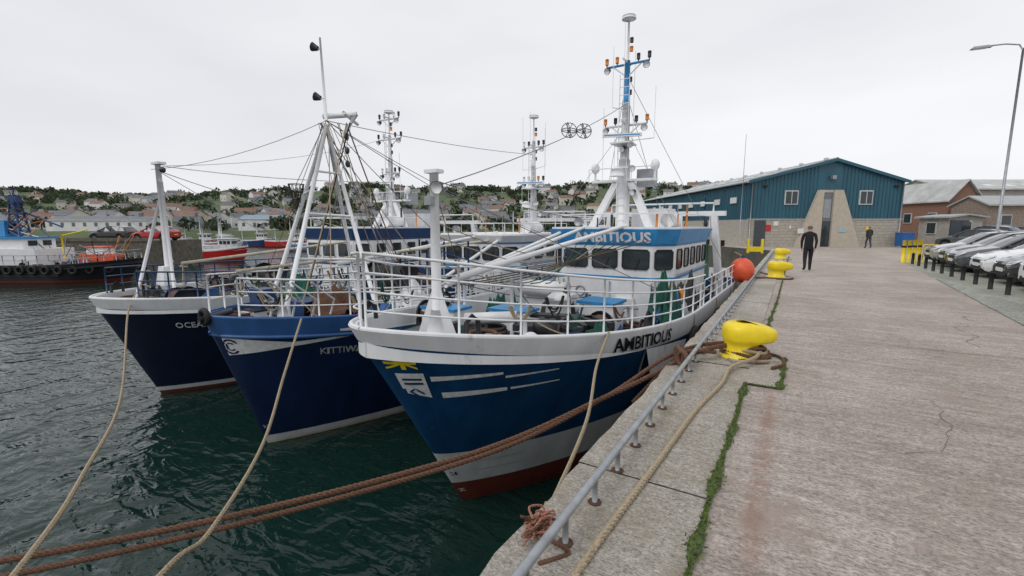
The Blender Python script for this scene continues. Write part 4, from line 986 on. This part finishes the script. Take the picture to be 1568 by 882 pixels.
def blobtree(f,l,r,h,nq=64):
    z=th(f,l); c=W(f,l,z+h*.55)
    mb.tube([W(f,l,z-.5),W(f,l,z+h*.5)],.25,leaf[2],5,.12)
    for i in range(nq):
        u=Vector((random.gauss(0,1),random.gauss(0,1),random.gauss(0,1))).normalized()*random.uniform(.45,1.05)
        p=c+Vector((u.x*r,u.y*r,u.z*h*.5)); s=random.uniform(.16,.3)*r
        a=Vector((random.gauss(0,1),random.gauss(0,1),random.gauss(0,1))).normalized()*s; b=a.cross(Vector((random.random(),random.random(),random.random()))).normalized()*s
        mb.add([p-a,p+b,p+a,p-b],[(0,1,2,3)],leaf[0] if u.z<-.1 else random.choice(leaf))
for i in range(720):
    f=random.uniform(178,472); l=random.uniform(-f*1.25,f*.55)
    blobtree(f,l,random.uniform(2.5,5),random.uniform(3.5,6.5),50)
for i in range(120):
    f=random.uniform(115,150); l=random.uniform(-70,45) if i%4 else random.uniform(-160,-70); blobtree(f,l,random.uniform(1.5,3.2),random.uniform(2,4))
for i in range(190): 
    l=random.uniform(-600,300); blobtree(470+random.uniform(0,15),l,random.uniform(5,11),random.uniform(3,7),60)
for i in range(14): blobtree(random.uniform(115,150),random.uniform(75,120),3,6)
mb.build('distant_trees')
def side_boat(name,f,l,rz,L,B,rows,zb,zm):
    e=empty(name,W(f,l,0),rz); h=Hull(L,B,zb,zm,.8,.3,rows,lb=4,lw=5); h.deck=deckgrey;h.rub=[-.35];h.rubmat=black; h.build(e); return e,h
rz=YAW+math.pi/2
e4,h4=side_boat('harbour_tug',38.5,-31.5,rz,20,2.8,(black,black,-2.6,[(-2.9,hullred),(-3.5,hullred)]),-1.0,-1.4)
q0=-2.1
mb=MB(); rails(mb,h4,.3,19,.8,steel,.9,2,.03)
mb.box((0,12.0+q0,-1.0),(3.4,6.0,1.7),whiteclean); mb.box((0,11.8+q0,.25),(2.7,3.2,.85),whiteclean); mb.box((0,11.8+q0,.75),(3.0,3.6,.16),skyblue)
for i in range(5): mb.box((1.37,10.6+i*.6+q0,.3),(.04,.42,.42),glass)
for i in range(7): mb.tube([(1.69,9.4+i*.85+q0,-.8),(1.73,9.4+i*.85+q0,-.8)],.16,glass,12)
for s in(-1,1): mb.box((s*.6,10.17+q0,.3),(.7,.04,.42),glass)
for a in(-1,1):
    for b in(-1,1): mb.tube([(a*.5,11.8+b*.5+q0,.8),(a*.16,11.8+b*.16+q0,4.2)],.07,darkblue,6)
for q in range(6):
    t=q/6; r0=.5-.34*t; r1=.5-.34*(t+1/6); z0=.8+3.4*t; z1=.8+3.4*(t+1/6)
    for b in(-1,1): mb.tube([(-r0,11.8+b*r0+q0,z0),(r1,11.8+b*r1+q0,z1)],.05,darkblue,5); mb.tube([(b*r0,11.8-r0+q0,z0),(b*r1,11.8+r1+q0,z1)],.05,darkblue,5)
    mb.box((0,11.8+q0,z1),(r1*2+.1,r1*2+.1,.05),darkblue)
mb.box((0,11.8+q0,2.7),(.8,1.5,.14),darkblue); mb.box((0,11.8+q0,3.9),(.5,.7,.5),darkblue); mb.tube([(0,11.8+q0,3.9),(0,11.8+q0,5.0)],.05,darkblue,6); mb.box((0,12.8+q0,1.5),(1.5,1.2,1.3),skyblue,taper=.8); mb.tube([(0,11.3+q0,2.9),(.3,8.4+q0,1.6)],.07,darkblue,6)
for k in range(12): mb.tube([(random.uniform(-1,1),random.uniform(9,15)+q0,.8),(random.uniform(-1,1),random.uniform(9,15)+q0,random.uniform(2,3.6))],.035,random.choice([darkblue,whiteclean,orangep]),5)
mb.ext([(.6,2.6,-1.5),(1.9,2.6,-1.5),(1.9,5.6,-1.5),(.6,5.6,-1.5)],(0,0,.8),orange); mb.box((1.25,4.2,-.4),(1.2,1.6,.6),whiteclean,taper=.85); mb.box((1.25,4.2,-.08),(1.3,1.8,.08),orange)
for q in(-.5,0,.5): mb.box((1.84,4.2+q,-.4),(.05,.36,.28),glass)
mb.tube([(0,6.2,-1),(0,6.2,1.0)],.07,yellow,8); mb.tube([(0,6.2,.9),(.3,4.2,1.4)],.05,yellow,8)
clutter(mb,h4,.8,8,80,[netdark,netgreen,netblue],-.35); clutter(mb,h4,13,19,24,[netdark,netblue],-.4)
for k in range(18):
    s=random.uniform(1,8); mb.line((random.uniform(-1,1),s,-.8),(random.uniform(-1,1),s+random.uniform(-2,2),random.uniform(0,1.2)),.03,random.choice([rustm,darkm,orangep,steel]),5)
for s in range(1,19,1):
    for k in(1,-1): mb.torus(h4.P(s,-1.75,k)+Vector((k*.1,0,0)),.28,.1,black,(1,0,0),12,5)
mb.build('superstructure',e4)
def smallboat(f,l,rz,hm,L=7.5,cab=True,mh=4):
    e=empty('fishing_boat',W(f,l,0),rz); h=Hull(L,1.3,-.9,-1.5,.7,.15,(whiteclean,hm,-2.6,[(-2.9,hullred),(-3.5,hullred)]),lb=3,lw=3.5); h.deck=deckgrey;h.rub=[];h.build(e)
    mb=MB(); rails(mb,h,.3,L*.9,.5,steel,.9,2,.02)
    mb.box((0,L*.35,-1.0),(1.5,1.7,2.0),whiteclean,taper=.9); mb.box((0,L*.35,.05),(1.7,2.0,.1),whiteclean)
    for s in(-1,1):
        for q in(-.5,0,.5): mb.box((s*.72,L*.35+q,-.45),(.06,.36,.4),glass)
    mb.box((0,L*.35-.83,-.45),(1.0,.08,.4),glass)
    mb.tube([(0,L*.45,-.5),(0,L*.45,mh-1)],.06,whiteclean,6,.03); mb.tube([(-.5,L*.45,mh-2),(.5,L*.45,mh-2)],.03,whiteclean,6); mb.tube([(0,L*.8,-1.8),(0,L*.8,1.4)],.05,whiteclean,6); mb.line((0,L*.45,mh-1),(0,0,-.8),.015,wire); mb.line((0,L*.45,mh-1),(0,L*.9,-1.4),.015,wire)
    clutter(mb,h,L*.6,L*.95,8,[netdark,netgreen],-.5); mb.build('superstructure',e)
smallboat(60,-34.5,rz,redp,7.5); smallboat(75,-44,rz,whiteclean,8,mh=5); smallboat(60,-46,rz+.3,darkblue,8); smallboat(83,-32,rz,skyblue,8,mh=5); smallboat(88,-52,rz,hullred,9,mh=5)
for i in range(11): smallboat(96+random.uniform(0,8),-70+i*9,rz+random.uniform(-.2,.2),random.choice([whiteclean,redp,darkblue,blackhull]),9,mh=random.uniform(4,6.5))
# ================================================= world, sun, camera
w=bpy.data.worlds.new('World'); S.world=w; w.use_nodes=True; nt=w.node_tree;N=nt.nodes;L=nt.links; N.clear()
SE,SR=math.radians(48),math.radians(200)
sk=N.new('ShaderNodeTexSky'); sk.sky_type='NISHITA'; sk.sun_disc=False; sk.sun_elevation=SE; sk.sun_rotation=SR
b1=N.new('ShaderNodeBackground'); b1.inputs[1].default_value=.06; L.new(sk.outputs[0],b1.inputs[0])
tc=N.new('ShaderNodeTexCoord'); mp=N.new('ShaderNodeMapping'); mp.inputs['Scale'].default_value=(1,1,3.2); L.new(tc.outputs['Generated'],mp.inputs[0])
nz=N.new('ShaderNodeTexNoise'); nz.inputs['Scale'].default_value=1.3; nz.inputs['Detail'].default_value=4; nz.inputs['Roughness'].default_value=.45; L.new(mp.outputs[0],nz.inputs['Vector'])
cr=N.new('ShaderNodeValToRGB'); cr.color_ramp.elements[0].position=.32; cr.color_ramp.elements[1].position=.68; cr.color_ramp.elements[0].color=(.72,.73,.77,1); cr.color_ramp.elements[1].color=(.90,.905,.925,1); L.new(nz.outputs[0],cr.inputs[0])
b2=N.new('ShaderNodeBackground'); b2.inputs[1].default_value=1.10; L.new(cr.outputs[0],b2.inputs[0])
mx=N.new('ShaderNodeMixShader'); mx.inputs[0].default_value=.93; L.new(b1.outputs[0],mx.inputs[1]); L.new(b2.outputs[0],mx.inputs[2])
ow=N.new('ShaderNodeOutputWorld'); L.new(mx.outputs[0],ow.inputs[0])
sl=bpy.data.lights.new('sun','SUN'); sl.energy=1.05; sl.angle=math.radians(25); sl.color=(1,.97,.93); so=bpy.data.objects.new('sun',sl); S.collection.objects.link(so)
d=Vector((math.sin(SR)*math.cos(SE),math.cos(SR)*math.cos(SE),math.sin(SE))); so.rotation_euler=(-d).to_track_quat('-Z','Y').to_euler(); so.location=d*50
cam=bpy.data.cameras.new('camera'); cam.lens=16.07; cam.sensor_width=36; cam.clip_start=.05; cam.clip_end=6000
co=bpy.data.objects.new('camera',cam); S.collection.objects.link(co); co.location=(0,0,1.75); co.rotation_euler=(math.radians(90-7.8),0,YAW); S.camera=co
S.view_settings.view_transform='Standard'; S.view_settings.look='None'; S.view_settings.exposure=0
